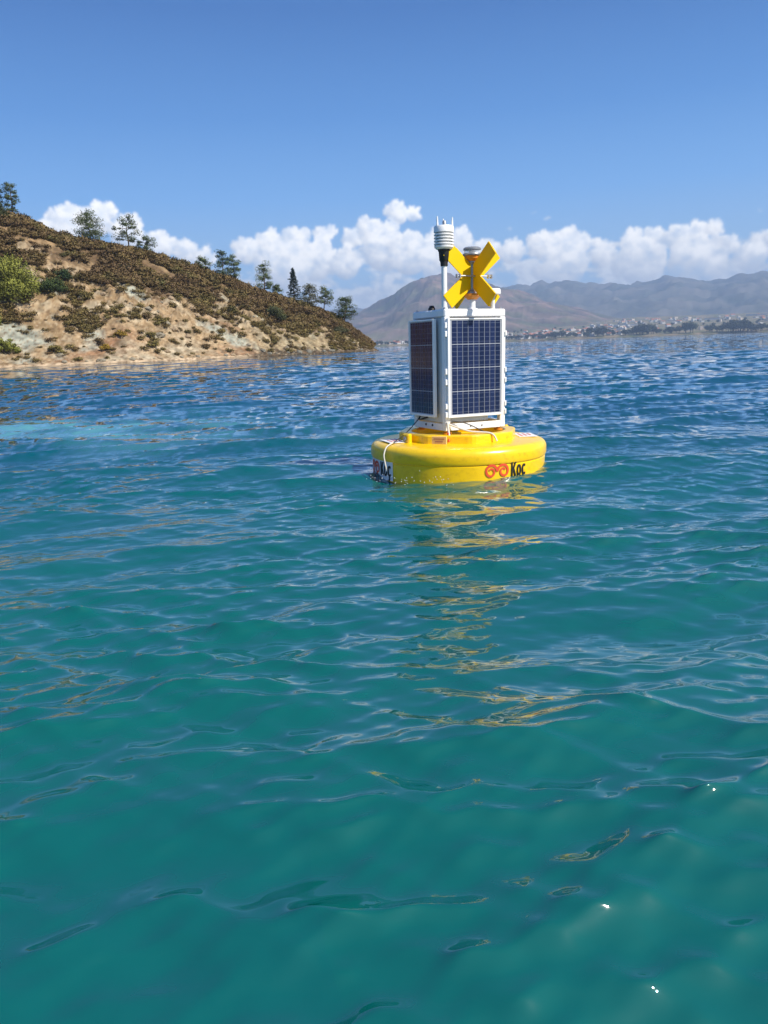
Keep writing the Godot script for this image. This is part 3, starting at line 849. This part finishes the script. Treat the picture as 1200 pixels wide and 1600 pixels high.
# ---------------------------------------------------------------- far town
func make_town() -> void:
	var rng := RandomNumberGenerator.new()
	rng.seed = 55
	var white := mat(lin(0.54, 0.53, 0.51), 0.8, 0.3)
	var cream := mat(lin(0.55, 0.47, 0.38), 0.8, 0.3)
	var red := mat(lin(0.45, 0.17, 0.09), 0.9, 0.2)
	var shades := []
	for k in 3:
		var b := MB.new()
		if k == 0:
			b.box(Vector3(0, 0.5, 0), Vector3(1, 1, 1), 0.01); b.box(Vector3(0.2, 1.06, 0), Vector3(0.4, 0.12, 0.5), 0.01)
		elif k == 1:
			b.box(Vector3(0, 0.5, 0), Vector3(1, 1, 1), 0.01); b.box(Vector3(0, 1.02, 0.0), Vector3(1.06, 0.05, 1.06), 0.01)
		else:
			b.box(Vector3(0, 0.4, 0), Vector3(1, 0.8, 1), 0.01)
		shades.append(b.done())
	var gable := MB.new()
	for s in [-1.0, 1.0]:
		gable.quad(Vector3(-0.56, 0.8, s * 0.58), Vector3(0.56, 0.8, s * 0.58), Vector3(0.4, 1.15, 0), Vector3(-0.4, 1.15, 0), Vector3(0, 1, s))
		gable.flat(Vector3(s * 0.56, 0.8, -0.58), Vector3(s * 0.56, 0.8, 0.58), Vector3(s * 0.4, 1.15, 0), Vector3(s, 0.6, 0))
	gable.quad(Vector3(-0.56, 0.8, -0.58), Vector3(0.56, 0.8, -0.58), Vector3(0.56, 0.8, 0.58), Vector3(-0.56, 0.8, 0.58), Vector3.DOWN)
	var roof := gable.done()
	for i in 300:
		var az: float
		var D: float
		if i < 16: az = rng.randf_range(-0.2, 2.4); D = rng.randf_range(2520, 2800)
		elif i < 170: az = rng.randf_range(8.5, 17.5); D = 2500 + 900 * pow(rng.randf(), 1.3)
		elif i < 250: az = rng.randf_range(15, 28.5); D = 2700 + 1500 * rng.randf()
		else: az = rng.randf_range(17, 28.5); D = rng.randf_range(3300, 4200)
		var p := heading(az, 0.0) * D
		p.y = plain_height(az, D) - 0.6
		var k := rng.randi() % 3
		var size := Vector3(rng.randf_range(9, 20), rng.randf_range(5, 10), rng.randf_range(8, 15))
		if i >= 292: size = Vector3(rng.randf_range(60, 110), 8, 30); k = 1
		var root := thing("house", "long low pale shed on the slope above the far town" if i >= 292 else ("small pale house beside the shore between headland tip and buoy" if i < 16 else "small house with a red tiled roof in the far town" if k == 2 else "small pale flat roofed block in the far town"), "house", p, "long sheds above the far town" if i >= 292 else ("houses between headland and buoy" if i < 16 else "red roofed houses of the far town" if k == 2 else "flat roofed houses of the far town"))
		root.rotation.y = rng.randf() * TAU if i < 292 else deg_to_rad(-az)
		root.scale = size
		put("wall", shades[k], white if rng.randf() < 0.75 else cream, root)
		if k == 2: put("roof", roof, red, root)
	bark = mat(lin(0.11, 0.075, 0.05), 0.95, 0.2)
	leafy = tinted(0.75, 0.25)
	var crowns := []
	for s in 4:
		var b := MB.new()
		for i in 20:
			var q := Vector3(rng.randfn(), rng.randfn() * 0.7, rng.randfn()).normalized() * rng.randf_range(0.3, 0.8)
			clump(b, q * Vector3(0.42, 0.38, 0.42) + Vector3(0, 0.58, 0), Vector3(0.22, 0.17, 0.22), 26, 0.12, Color(0.05, 0.062, 0.038), rng, 0.35)
		crowns.append(b.done())
	var tb := MB.new()
	tb.tube([Vector3(0, -0.05, 0), Vector3(0.01, 0.6, 0)], [0.035, 0.02], 6)
	var trunk := tb.done()
	for i in 295:
		var az: float
		var D: float
		if i < 24: az = rng.randf_range(-0.3, 2.4); D = rng.randf_range(2480, 2560)
		elif i < 150: az = 9.0 + 19.5 * pow(rng.randf(), 0.75); D = rng.randf_range(2470, 2530)
		elif i < 225: az = rng.randf_range(8.5, 18.0); D = rng.randf_range(2480, 2700)
		else: az = rng.randf_range(8.5, 28.5); D = rng.randf_range(2600, 3600)
		var p := heading(az, 0.0) * D
		p.y = plain_height(az, D) - 0.5
		var root := thing("shore_tree", "dark rounded tree on the shore between headland tip and buoy" if i < 24 else "dark tree of the belt along the waterline of the far right shore" if i < 150 else "dark rounded tree among the houses of the far town", "tree", p, "trees between headland and buoy" if i < 24 else "tree belt along the far right shore" if i < 150 else "trees among the far houses")
		var h := rng.randf_range(13, 22) + (11.0 if i >= 24 and i < 150 and sin(az * 2.1) > 0.2 else 0.0)
		if i < 24 or i >= 150: h *= 0.7
		else: h *= 0.5 + 0.6 * smoothstep(10.0, 16.0, az)
		root.scale = Vector3(h * rng.randf_range(0.8, 1.3), h, h)
		root.rotation.y = rng.randf() * TAU
		put("trunk", trunk, bark, root)
		put("crown", crowns[i % 4], leafy, root)

# ---------------------------------------------------------------- buoy
func bent(b: MB, src: Mesh, R: float, az: float, y: float, sx: float, sy: float, x0: float) -> void:   # lettering laid round the hull
	for s in src.get_surface_count():
		var arr := src.surface_get_arrays(s)
		var vs: PackedVector3Array = arr[Mesh.ARRAY_VERTEX]
		var ix: PackedInt32Array = arr[Mesh.ARRAY_INDEX] if arr[Mesh.ARRAY_INDEX] != null else PackedInt32Array(range(vs.size()))
		for i in range(0, ix.size(), 3):
			var q := []
			for j in 3:
				var p := vs[ix[i + j]]
				var a := az + (p.x * sx + x0) / R
				q.append(Vector3(sin(a), 0, cos(a)) * (R + p.z) + Vector3.UP * (y + p.y * sy))
			b.flat(q[0], q[1], q[2], (q[1] - q[0]).cross(q[2] - q[0]) * -1.0)

func wrap_strip(b: MB, R: float, az: float, y0: float, pts: Array, half: Array) -> void:   # a flat ribbon on the hull, pts in metres (x round the hull, y up)
	var at := func(p: Vector2, out: float) -> Vector3:
		var a: float = az + p.x / R
		return Vector3(sin(a), 0, cos(a)) * (R + out) + Vector3.UP * (y0 + p.y)
	for i in pts.size() - 1:
		var d0: Vector2 = (pts[mini(i + 1, pts.size() - 1)] - pts[maxi(i - 1, 0)]).normalized()
		var d1: Vector2 = (pts[mini(i + 2, pts.size() - 1)] - pts[i]).normalized()
		var s0: Vector2 = Vector2(-d0.y, d0.x) * half[i]
		var s1: Vector2 = Vector2(-d1.y, d1.x) * half[i + 1]
		var o := Vector3(sin(az + pts[i].x / R), 0, cos(az + pts[i].x / R))
		b.quad(at.call(pts[i] - s0, 0.004), at.call(pts[i] + s0, 0.004), at.call(pts[i + 1] + s1, 0.004), at.call(pts[i + 1] - s1, 0.004), o)

func logo(parent: Node, R: float, az: float, y: float, horn: Material, ink: Material) -> void:
	var b := MB.new()
	for s in [-1.0, 1.0]:
		var pts := []; var half := []
		for i in 60:
			var t := i / 59.0
			var a := t * TAU * 1.42
			var rad := lerpf(0.066, 0.020, pow(t, 0.9))
			pts.append(Vector2(-s * 0.066 + s * cos(a) * rad - 0.10, sin(a) * rad * 1.05))
			half.append(0.0125 * (1.0 - t * 0.35))
		wrap_strip(b, R, az, y, pts, half)
	put("horn_emblem", b.done(), horn, parent)
	var x := 0.045
	for ch in ["K", "o", "ç"]:
		var tm := TextMesh.new()
		var f := SystemFont.new()
		f.font_names = PackedStringArray(["Droid Sans"])
		f.font_weight = 700
		tm.font = f
		tm.text = ch
		tm.font_size = 64
		tm.pixel_size = 0.0029
		tm.depth = 0.004
		tm.curve_step = 1.0
		tm.horizontal_alignment = HORIZONTAL_ALIGNMENT_LEFT
		tm.vertical_alignment = VERTICAL_ALIGNMENT_BOTTOM
		var lb := MB.new()
		bent(lb, tm, R + 0.003, az, y - 0.105, 0.62, 1.0, x)
		put("letter", lb.done(), ink, parent)
		x += tm.get_aabb().size.x * 0.62 + 0.012

func solar_panel(buoy: Node3D, at: Vector3, turn: float, w: float, M: Dictionary) -> void:
	var bs := Basis.from_euler(Vector3(0, turn, 0))
	var h := 0.935
	var b := MB.new()
	var fw := 0.022
	b.box(Vector3(-w / 2 + fw / 2, 0, 0), Vector3(fw, h, 0.035), 0.003)
	b.box(Vector3(w / 2 - fw / 2, 0, 0), Vector3(fw, h, 0.035), 0.003)
	b.box(Vector3(0, h / 2 - 0.0075, 0), Vector3(w - fw * 2 - 0.001, 0.015, 0.034), 0.003)
	b.box(Vector3(0, -h / 2 + fw / 2, 0), Vector3(w - fw * 2 - 0.001, fw, 0.034), 0.003)
	var o := put("solar_panel", b.done(), M.frame, buoy)
	o.transform = Transform3D(bs, at)
	var s := MB.new()
	s.box(Vector3(0, 0.003, 0.006), Vector3(w - fw * 2 - 0.002, h - 0.04, 0.006), 0.001)
	put("backing_sheet", s.done(), M.sheet, o)
	var x0 := -w / 2 + 0.044 * w / 0.63; var x1 := w / 2 - 0.032 * w / 0.63
	var y0 := -h / 2 + 0.028; var y1 := h / 2 - 0.02
	var cw := (x1 - x0) / 9.0; var ch := (y1 - y0) / 4.0
	var cb := MB.new()
	var hw := cw / 2 - 0.0026; var hh := ch / 2 - 0.0038
	cb.quad_uv(Vector3(-hw, -hh, 0.0008), Vector3(hw, -hh, 0.0008), Vector3(hw, hh, 0.0008), Vector3(-hw, hh, 0.0008), Vector3.BACK)
	cb.quad(Vector3(-hw, hh, 0), Vector3(hw, hh, 0), Vector3(hw, hh, 0.0008), Vector3(-hw, hh, 0.0008), Vector3.UP)
	var cell := cb.done()
	for i in 9:
		for j in 4:
			var c := put("cell", cell, M.cells[(i * 7 + j * 3) % 3], o)
			c.position = Vector3(x0 + cw * (i + 0.5), y0 + ch * (j + 0.5), 0.0105)

func cell_mat(c: Color) -> StandardMaterial3D:
	var img := Image.create(24, 120, false, Image.FORMAT_RGBA8)
	img.fill(c.linear_to_srgb())
	var line := c.lerp(Color(0.26, 0.30, 0.40), 0.45).linear_to_srgb()
	for y in [11, 35, 60, 84, 108]: img.fill_rect(Rect2i(0, y, 24, 2), line)
	var m := mat(Color.WHITE, 0.10, 0.42)
	m.albedo_texture = ImageTexture.create_from_image(img)
	return m

func make_buoy() -> void:
	var yellow := mat(lin(0.93, 0.59, 0.001), 0.32, 0.5)
	var scuff := NoiseTexture2D.new()
	scuff.width = 512; scuff.height = 512
	scuff.seamless = true
	scuff.noise = noise(61, 0.018, 5)
	scuff.color_ramp = Gradient.new()
	scuff.color_ramp.offsets = PackedFloat32Array([0.0, 0.25, 0.42, 1.0])
	scuff.color_ramp.colors = PackedColorArray([Color(0.87, 0.83, 0.74), Color(0.96, 0.945, 0.92), Color(1, 1, 1), Color(1, 1, 1)])
	yellow.albedo_texture = scuff
	yellow.uv1_triplanar = true
	yellow.uv1_scale = Vector3(1.3, 1.3, 1.3)
	yellow.clearcoat_enabled = true
	yellow.clearcoat = 0.35
	yellow.clearcoat_roughness = 0.18
	var plate_yellow := mat(lin(0.96, 0.67, 0.001), 0.5, 0.4)
	plate_yellow.backlight_enabled = true
	plate_yellow.backlight = lin(0.45, 0.16, 0.001)
	var orange := mat(lin(0.80, 0.26, 0.01), 0.45)
	var white := mat(lin(0.86, 0.86, 0.84), 0.42)
	var pale := mat(lin(0.62, 0.64, 0.63), 0.5)
	var black := mat(lin(0.012, 0.012, 0.013), 0.5)
	var grey := mat(lin(0.32, 0.33, 0.34), 0.4, 0.5, 0.5)
	var steel := mat(lin(0.5, 0.5, 0.5), 0.35, 0.5, 0.8)
	var red := mat(lin(0.72, 0.075, 0.02), 0.5)
	var rope := mat(lin(0.66, 0.62, 0.54), 0.9, 0.2)
	var paper := mat(lin(0.74, 0.74, 0.74), 0.5)
	var pink := mat(lin(0.62, 0.20, 0.17), 0.6)
	var glass := mat(Color(0.9, 0.95, 0.98, 0.25), 0.05)
	glass.transparency = BaseMaterial3D.TRANSPARENCY_ALPHA
	var M := {"frame": white, "sheet": mat(lin(0.42, 0.44, 0.49), 0.25), "cells": [cell_mat(Color(0.011, 0.021, 0.068)), cell_mat(Color(0.013, 0.025, 0.08)), cell_mat(Color(0.009, 0.017, 0.056))]}

	var buoy := thing("data_buoy", "yellow round data buoy carrying a white box of solar panels and a yellow cross", "buoy", Vector3(0.785, -0.025, -7.9))
	buoy.rotation_degrees = Vector3(0, 26, 0)
	buoy.rotate_object_local(Vector3(0, 0, 1), deg_to_rad(-0.7))
	# hull
	var hb := MB.new()
	var prof := [Vector2(0.0, -0.34), Vector2(0.5, -0.32), Vector2(0.74, -0.24), Vector2(0.86, -0.14), Vector2(0.895, -0.06), Vector2(0.90, 0.0), Vector2(0.905, 0.165), Vector2(0.898, 0.171), Vector2(0.898, 0.179), Vector2(0.910, 0.185), Vector2(0.918, 0.205), Vector2(0.918, 0.262)]
	for i in 8:
		var a := i * PI / 16.0 + PI / 20.0
		prof.append(Vector2(0.838 + 0.08 * cos(a), 0.262 + 0.075 * sin(a)))
	prof.append_array([Vector2(0.80, 0.343), Vector2(0.52, 0.352), Vector2(0.47, 0.352), Vector2(0.455, 0.34), Vector2(0.45, 0.2), Vector2(0.0, 0.2)])
	hb.lathe(prof, 96)
	var hull := put("hull", hb.done(), yellow, buoy)
	hull.scale = Vector3(0.977, 1.0, 0.977)
	# stickers and emblem on the hull
	logo(hull, 0.906, deg_to_rad(-1.0), 0.115, red, black)
	var pb := MB.new()
	var strip := []; var half := []
	for i in 15:
		strip.append(Vector2(lerpf(-0.27, 0.27, i / 14.0), 0.0)); half.append(0.095)
	wrap_strip(pb, 0.902, deg_to_rad(-94.0), 0.095, strip, half)
	var board := put("white_sticker", pb.done(), paper, hull)
	logo(board, 0.907, deg_to_rad(-94.0), 0.10, red, black)
	for s in [[66.0, 0.28], [-98.0, 0.28]]:
		var a := deg_to_rad(s[0])
		var bs := Basis.from_euler(Vector3(0, a, 0))
		var lb := MB.new()
		lb.box(bs * Vector3(0, 0.352, 0.715), Vector3(0.34, 0.006, 0.19), 0.001, bs)
		var lab := put("deck_sticker", lb.done(), paper, hull)
		for r in 3:
			var tb := MB.new()
			tb.box(bs * Vector3(-0.02 + r * 0.015, 0.3565, 0.66 + r * 0.05), Vector3(0.24 - r * 0.04, 0.003, 0.018), 0.0005, bs)
			put("printed_band", tb.done(), pink, lab)
	# collar
	var cb := MB.new()
	var segs := 96
	var outer := func(k: int) -> float:
		var a := fposmod(rad_to_deg(TAU * k / segs) + 22.5 - 6.0, 45.0) - 22.5
		return minf(0.575 / cos(deg_to_rad(a)), 0.609)
	var ring := [[1.0, 0.335], [1.0, 0.418], [0.985, 0.43]]
	for k in segs:
		var d0 := Vector3(sin(TAU * k / segs), 0, cos(TAU * k / segs)); var d1 := Vector3(sin(TAU * (k + 1) / segs), 0, cos(TAU * (k + 1) / segs))
		var r0: float = outer.call(k); var r1: float = outer.call(k + 1)
		for i in 2:
			cb.quad(d0 * r0 * ring[i][0] + Vector3.UP * ring[i][1], d1 * r1 * ring[i][0] + Vector3.UP * ring[i][1], d1 * r1 * ring[i + 1][0] + Vector3.UP * ring[i + 1][1], d0 * r0 * ring[i + 1][0] + Vector3.UP * ring[i + 1][1], d0 + Vector3.UP * 0.3 * i)
		cb.quad(d0 * r0 * 0.985 + Vector3.UP * 0.43, d1 * r1 * 0.985 + Vector3.UP * 0.43, d1 * 0.488 + Vector3.UP * 0.43, d0 * 0.488 + Vector3.UP * 0.43, Vector3.UP)
		cb.quad(d0 * 0.488 + Vector3.UP * 0.43, d1 * 0.488 + Vector3.UP * 0.43, d1 * 0.478 + Vector3.UP * 0.42, d0 * 0.478 + Vector3.UP * 0.42, Vector3.UP - d0)
		cb.quad(d0 * 0.478 + Vector3.UP * 0.42, d1 * 0.478 + Vector3.UP * 0.42, d1 * 0.478 + Vector3.UP * 0.345, d0 * 0.478 + Vector3.UP * 0.345, -d0)
	var collar := put("collar", cb.done(), yellow, buoy)
	var nb := MB.new()
	var na := Basis.from_euler(Vector3(0, deg_to_rad(-52.0), 0))
	nb.box(na * Vector3(0.03, 0.385, 0.59), Vector3(0.15, 0.075, 0.02), 0.002, na)
	var plate := put("name_plate", nb.done(), mat(lin(0.78, 0.50, 0.20), 0.5), collar)
	var sb := MB.new()
	for r in 2: sb.box(na * Vector3(0.03, 0.398 - r * 0.026, 0.601), Vector3(0.11 - 0.03 * r, 0.012, 0.002), 0.0005, na)
	put("printed_band", sb.done(), mat(lin(0.40, 0.17, 0.10), 0.6), plate)
	for s in [-84.0, 96.0]:
		var ta := Basis.from_euler(Vector3(0, deg_to_rad(s), 0))
		var gb := MB.new()
		gb.box(ta * Vector3(0, 0.385, 0.625), Vector3(0.11, 0.10, 0.05), 0.02, ta)
		var lug := put("lug", gb.done(), yellow, collar)
		var bb := MB.new()
		bb.lathe([Vector2(0.0, 0.012), Vector2(0.02, 0.012), Vector2(0.024, 0.006), Vector2(0.024, -0.01)], 12, ta * Vector3(0, 0.385, 0.652), ta * Basis.from_euler(Vector3(PI / 2, 0, 0)))
		put("bolt", bb.done(), grey, lug)
	# frame of the box
	var cx := -0.012; var cz := 0.045
	var hx := 0.348; var hz := 0.315
	for sx in [-1, 1]:
		for sz in [-1, 1]:
			var b := MB.new()
			b.box(Vector3(cx + sx * (hx - 0.03), 1.0, cz + sz * (hz - 0.03)), Vector3(0.06, 1.075, 0.06), 0.006)
			var post := put("corner_post", b.done(), white, buoy)
			for y in [1.46, 1.38, 1.03, 0.93, 0.70, 0.62]:
				if sz < 0 and sx < 0 or sx > 0 and y > 1.4: continue
				var l := MB.new()
				l.box(Vector3(cx + sx * (hx - (0.006 if sx < 0 else 0.004)), y, cz + sz * (hz + 0.012)), Vector3(0.028, 0.055, 0.026) if sx < 0 else Vector3(0.014, 0.05, 0.012), 0.004)
				put("latch", l.done(), white, post)
			var f := MB.new()
			f.lathe([Vector2(0.0, 0.43), Vector2(0.045, 0.43), Vector2(0.045, 0.445), Vector2(0.02, 0.45), Vector2(0.02, 0.464)], 14, Vector3(cx + sx * (hx - 0.05), 0, cz + sz * (hz - 0.05)))
			put("foot", f.done(), orange, buoy)
	for s in [-1, 1]:
		var b := MB.new()
		b.box(Vector3(cx, 0.497, cz + s * (hz - 0.008)), Vector3(hx * 2 - 0.122, 0.066, 0.018), 0.003)
		var rail := put("bottom_rail", b.done(), white, buoy)
		for x in [-0.06, 0.07]:
			var bb := MB.new()
			bb.lathe([Vector2(0, 0.006), Vector2(0.008, 0.006), Vector2(0.01, 0)], 8, Vector3(cx + x, 0.497, cz + s * (hz + 0.001)), Basis.from_euler(Vector3(s * PI / 2, 0, 0)))
			put("bolt", bb.done(), grey, rail)
		b = MB.new()
		b.box(Vector3(cx + s * (hx - 0.008), 0.497, cz), Vector3(0.018, 0.066, hz * 2 - 0.122), 0.003)
		rail = put("bottom_rail", b.done(), white, buoy)
		for z in [-0.06, 0.07]:
			var bb := MB.new()
			bb.lathe([Vector2(0, 0.006), Vector2(0.011, 0.006), Vector2(0.013, 0)], 8, Vector3(cx + s * (hx + 0.001), 0.505, cz + z), Basis.from_euler(Vector3(0, 0, -s * PI / 2)))
			put("bolt", bb.done(), black, rail)
	var lb := MB.new()
	lb.box(Vector3(cx, 1.574, cz), Vector3(hx * 2, 0.074, hz * 2), 0.012)
	var lid := put("lid", lb.done(), white, buoy)
	for q in [[-0.33, -0.24], [-0.33, 0.29], [0.3, 0.29], [0.3, -0.24]]:
		var bb := MB.new()
		bb.lathe([Vector2(0, 0.015), Vector2(0.012, 0.015), Vector2(0.014, 0.0)], 8, Vector3(q[0] + cx, 1.611, q[1] + cz))
		put("bolt", bb.done(), steel, lid)
	var kb := MB.new()
	kb.lathe([Vector2(0, 0.05), Vector2(0.02, 0.048), Vector2(0.034, 0.02), Vector2(0.036, 0.0)], 12, Vector3(-0.30, 1.611, 0.02))
	put("vent_cap", kb.done(), black, lid)
	var ib := MB.new()
	ib.box(Vector3(cx - 0.08, 1.035, cz + 0.005), Vector3(0.51, 1.0, 0.545), 0.01)
	put("cabinet", ib.done(), pale, buoy)
	var y := 1.0575
	solar_panel(buoy, Vector3(-0.029, y, cz + hz + 0.018), 0.0, 0.632, M)
	solar_panel(buoy, Vector3(-0.029, y, cz - hz - 0.018), PI, 0.632, M)
	solar_panel(buoy, Vector3(cx - hx - 0.034, y, -0.015), -PI / 2, 0.50, M)
	solar_panel(buoy, Vector3(cx + hx + 0.018, y, -0.015), PI / 2, 0.50, M)
	# weather station
	var fb := 0.30
	var wp := Vector3(-0.322, 0, fb)
	var wb := MB.new()
	wb.lathe([Vector2(0.03, 1.605), Vector2(0.03, 1.62), Vector2(0.026, 1.625), Vector2(0.026, 2.03)], 18, wp)
	var station := put("weather_post", wb.done(), white, buoy)
	wb = MB.new()
	wb.lathe([Vector2(0.0, 2.0), Vector2(0.034, 2.0), Vector2(0.036, 2.04), Vector2(0.044, 2.05), Vector2(0.05, 2.13), Vector2(0.056, 2.135), Vector2(0.056, 2.15), Vector2(0.0, 2.15)], 18, wp)
	put("black_collar", wb.done(), black, station)
	wb = MB.new()
	wb.lathe([Vector2(0, 2.15), Vector2(0.07, 2.15), Vector2(0.088, 2.165), Vector2(0.09, 2.182), Vector2(0.06, 2.186), Vector2(0.06, 2.20)], 24, wp)
	for i in 4:
		var yy := 2.196 + i * 0.027
		wb.lathe([Vector2(0.06, yy), Vector2(0.092, yy - 0.006), Vector2(0.093, yy + 0.004), Vector2(0.07, yy + 0.016), Vector2(0.06, yy + 0.018), Vector2(0.06, yy + 0.03)], 24, wp)
	wb.lathe([Vector2(0.06, 2.30), Vector2(0.093, 2.298), Vector2(0.093, 2.345), Vector2(0.086, 2.356), Vector2(0.0, 2.36)], 24, wp)
	put("louvred_shield", wb.done(), white, station)
	for q in [[-0.08, 0.02], [0.08, 0.02], [0.045, -0.085]]:
		wb = MB.new()
		wb.tube([wp + Vector3(q[0], 2.34, q[1]), wp + Vector3(q[0], 2.40, q[1]), wp + Vector3(q[0] * 1.02, 2.435, q[1] * 1.02)], [0.010, 0.008, 0.005], 8)
		put("wind_prong", wb.done(), white, station)
	wb = MB.new()
	wb.lathe([Vector2(0.02, 2.355), Vector2(0.016, 2.40), Vector2(0.01, 2.41), Vector2(0, 2.412)], 12, wp + Vector3(0.02, 0, -0.02))
	put("rain_sensor", wb.done(), grey, station)
	# cross mark on its mast
	var mp := Vector3(-0.012, 0, fb)
	var mb := MB.new()
	mb.lathe([Vector2(0.05, 1.608), Vector2(0.05, 1.616), Vector2(0.03, 1.62), Vector2(0.03, 1.735)], 18, mp)
	var mast := put("mast", mb.done(), white, buoy)
	mb = MB.new()
	mb.lathe([Vector2(0, 1.70), Vector2(0.045, 1.70), Vector2(0.085, 1.735), Vector2(0.085, 1.752), Vector2(0, 1.756)], 20, mp)
	put("mast_flange", mb.done(), orange, mast)
	mb = MB.new()
	mb.lathe([Vector2(0.045, 1.756), Vector2(0.045, 1.77), Vector2(0.022, 1.79), Vector2(0.022, 2.02), Vector2(0.04, 2.04), Vector2(0.04, 2.062)], 16, mp)
	put("mast_tube", mb.done(), grey, mast)
	var bar_a := PackedVector2Array([Vector2(0.244, 0.29), Vector2(0.342, 0.18), Vector2(-0.244, -0.29), Vector2(-0.342, -0.18)])
	var bar_b := PackedVector2Array([Vector2(-0.244, 0.29), Vector2(-0.342, 0.18), Vector2(0.244, -0.29), Vector2(0.342, -0.18)])
	var poly: PackedVector2Array = Geometry2D.merge_polygons(bar_a, bar_b)[0]
	for s in [6.0, -84.0]:
		var bs := Basis.from_euler(Vector3(0, deg_to_rad(s), 0))
		var xb := MB.new()
		xb.prism(poly, mp + Vector3(0, 1.912, 0) + bs * Vector3(0, 0, 0.0), bs * Vector3.RIGHT, Vector3.UP, 0.012)
		put("cross_plate", xb.done(), plate_yellow, mast)
	mb = MB.new()
	mb.tube([mp + Vector3(-0.2, 1.912, 0.05), mp + Vector3(0.19, 1.912, 0.05)], [0.007, 0.007], 8)
	for x in [-0.2, -0.17, 0.15, 0.185]: mb.box(mp + Vector3(x, 1.91, 0.05), Vector3(0.018, 0.036, 0.03), 0.003)
	put("cross_bracket", mb.done(), steel, mast)
	mb = MB.new()
	mb.lathe([Vector2(0.04, 2.05), Vector2(0.072, 2.075), Vector2(0.078, 2.10), Vector2(0.0, 2.102)], 24, mp)
	var lamp := put("lantern_base", mb.done(), orange, mast)
	mb = MB.new()
	mb.lathe([Vector2(0.088, 2.102), Vector2(0.092, 2.112), Vector2(0.088, 2.12), Vector2(0.078, 2.122)], 24, mp)
	put("lantern_rim", mb.done(), grey, lamp)
	mb = MB.new()
	mb.lathe([Vector2(0.076, 2.104), Vector2(0.078, 2.125), Vector2(0.076, 2.155)], 24, mp)
	put("lantern_lens", mb.done(), glass, lamp)
	mb = MB.new()
	mb.lathe([Vector2(0.03, 2.104), Vector2(0.03, 2.155)], 14, mp)
	put("lantern_core", mb.done(), pale, lamp)
	mb = MB.new()
	mb.lathe([Vector2(0.03, 2.154), Vector2(0.084, 2.154), Vector2(0.084, 2.166), Vector2(0.07, 2.178), Vector2(0, 2.182)], 24, mp)
	put("lantern_cap", mb.done(), grey, lamp)
	# position antenna
	var gp := Vector3(0.225, 0, fb)
	var gb := MB.new()
	gb.lathe([Vector2(0.024, 1.61), Vector2(0.02, 1.625), Vector2(0.02, 1.73), Vector2(0.03, 1.74), Vector2(0.03, 1.752)], 14, gp)
	var stem := put("antenna_stem", gb.done(), pale, buoy)
	gb = MB.new()
	gb.lathe([Vector2(0.0, 1.748), Vector2(0.074, 1.75), Vector2(0.078, 1.758), Vector2(0.075, 1.792), Vector2(0.066, 1.802), Vector2(0.0, 1.806)], 24, gp)
	put("antenna_dome", gb.done(), white, stem)
	# cables and cords
	var cable := func(called: String, pts: Array, r: float, m: Material) -> void:
		var curve := Curve3D.new()
		for i in pts.size():
			var tan_: Vector3 = (pts[mini(i + 1, pts.size() - 1)] - pts[maxi(i - 1, 0)]) / 6.0
			curve.add_point(pts[i], -tan_, tan_)
		curve.bake_interval = 0.02
		var bp := Array(curve.get_baked_points())
		var rr := []
		rr.resize(bp.size()); rr.fill(r)
		var b := MB.new()
		b.tube(bp, rr, 7)
		put(called, b.done(), m, buoy)
	cable.call("black_cable", [Vector3(-0.30, 0.56, 0.375), Vector3(-0.16, 0.53, 0.42), Vector3(0.0, 0.44, 0.52), Vector3(0.03, 0.43, 0.58), Vector3(0.06, 0.36, 0.62)], 0.005, black)
	cable.call("white_cord", [Vector3(-0.33, 0.53, 0.37), Vector3(-0.16, 0.46, 0.47), Vector3(0.02, 0.435, 0.575), Vector3(0.06, 0.36, 0.62)], 0.009, rope)
	cable.call("white_cord", [Vector3(-0.345, 0.55, 0.37), Vector3(-0.35, 0.47, 0.40), Vector3(-0.36, 0.42, 0.43)], 0.011, rope)
	cable.call("red_cord", [Vector3(-0.358, 0.45, 0.41), Vector3(-0.37, 0.37, 0.44)], 0.012, red)
	cable.call("black_cable", [Vector3(-0.37, 0.60, -0.12), Vector3(-0.42, 0.55, -0.08), Vector3(-0.62, 0.43, 0.02), Vector3(-0.80, 0.36, 0.1)], 0.005, black)
	cable.call("black_cable", [Vector3(-0.34, 0.60, -0.15), Vector3(-0.39, 0.555, -0.11), Vector3(-0.40, 0.56, -0.03), Vector3(-0.34, 0.58, 0.0)], 0.008, black)
	cable.call("white_cord", [Vector3(-0.80, 0.362, 0.1), Vector3(-0.885, 0.33, 0.13), Vector3(-0.925, 0.27, 0.15), Vector3(-0.93, 0.22, 0.16), Vector3(-0.915, 0.1, 0.18)], 0.007, rope)
	# splash by the hull
	var rng := RandomNumberGenerator.new()
	rng.seed = 8
	var drop := SphereMesh.new()
	drop.radius = 1.0; drop.height = 2.0
	drop.radial_segments = 8; drop.rings = 4
	var mm := MultiMesh.new()
	mm.transform_format = MultiMesh.TRANSFORM_3D
	mm.mesh = drop
	mm.instance_count = 60
	for i in 60:
		var a := deg_to_rad(rng.randf_range(-62, -8))
		var r := rng.randf_range(0.93, 1.12)
		var s := rng.randf_range(0.0015, 0.0045)
		mm.set_instance_transform(i, Transform3D(Basis.IDENTITY.scaled(Vector3.ONE * s), Vector3(0.785 + sin(a) * r, rng.randf() * rng.randf() * 0.13 + 0.01, -7.9 + cos(a) * r)))
	var spray := MultiMeshInstance3D.new()
	spray.name = "water_spray"
	spray.multimesh = mm
	spray.material_override = mat(lin(0.8, 0.82, 0.83), 0.1)
	add_child(spray)
	tag(spray, "small white water drops splashing up against the left of the hull", "spray", "", "stuff")
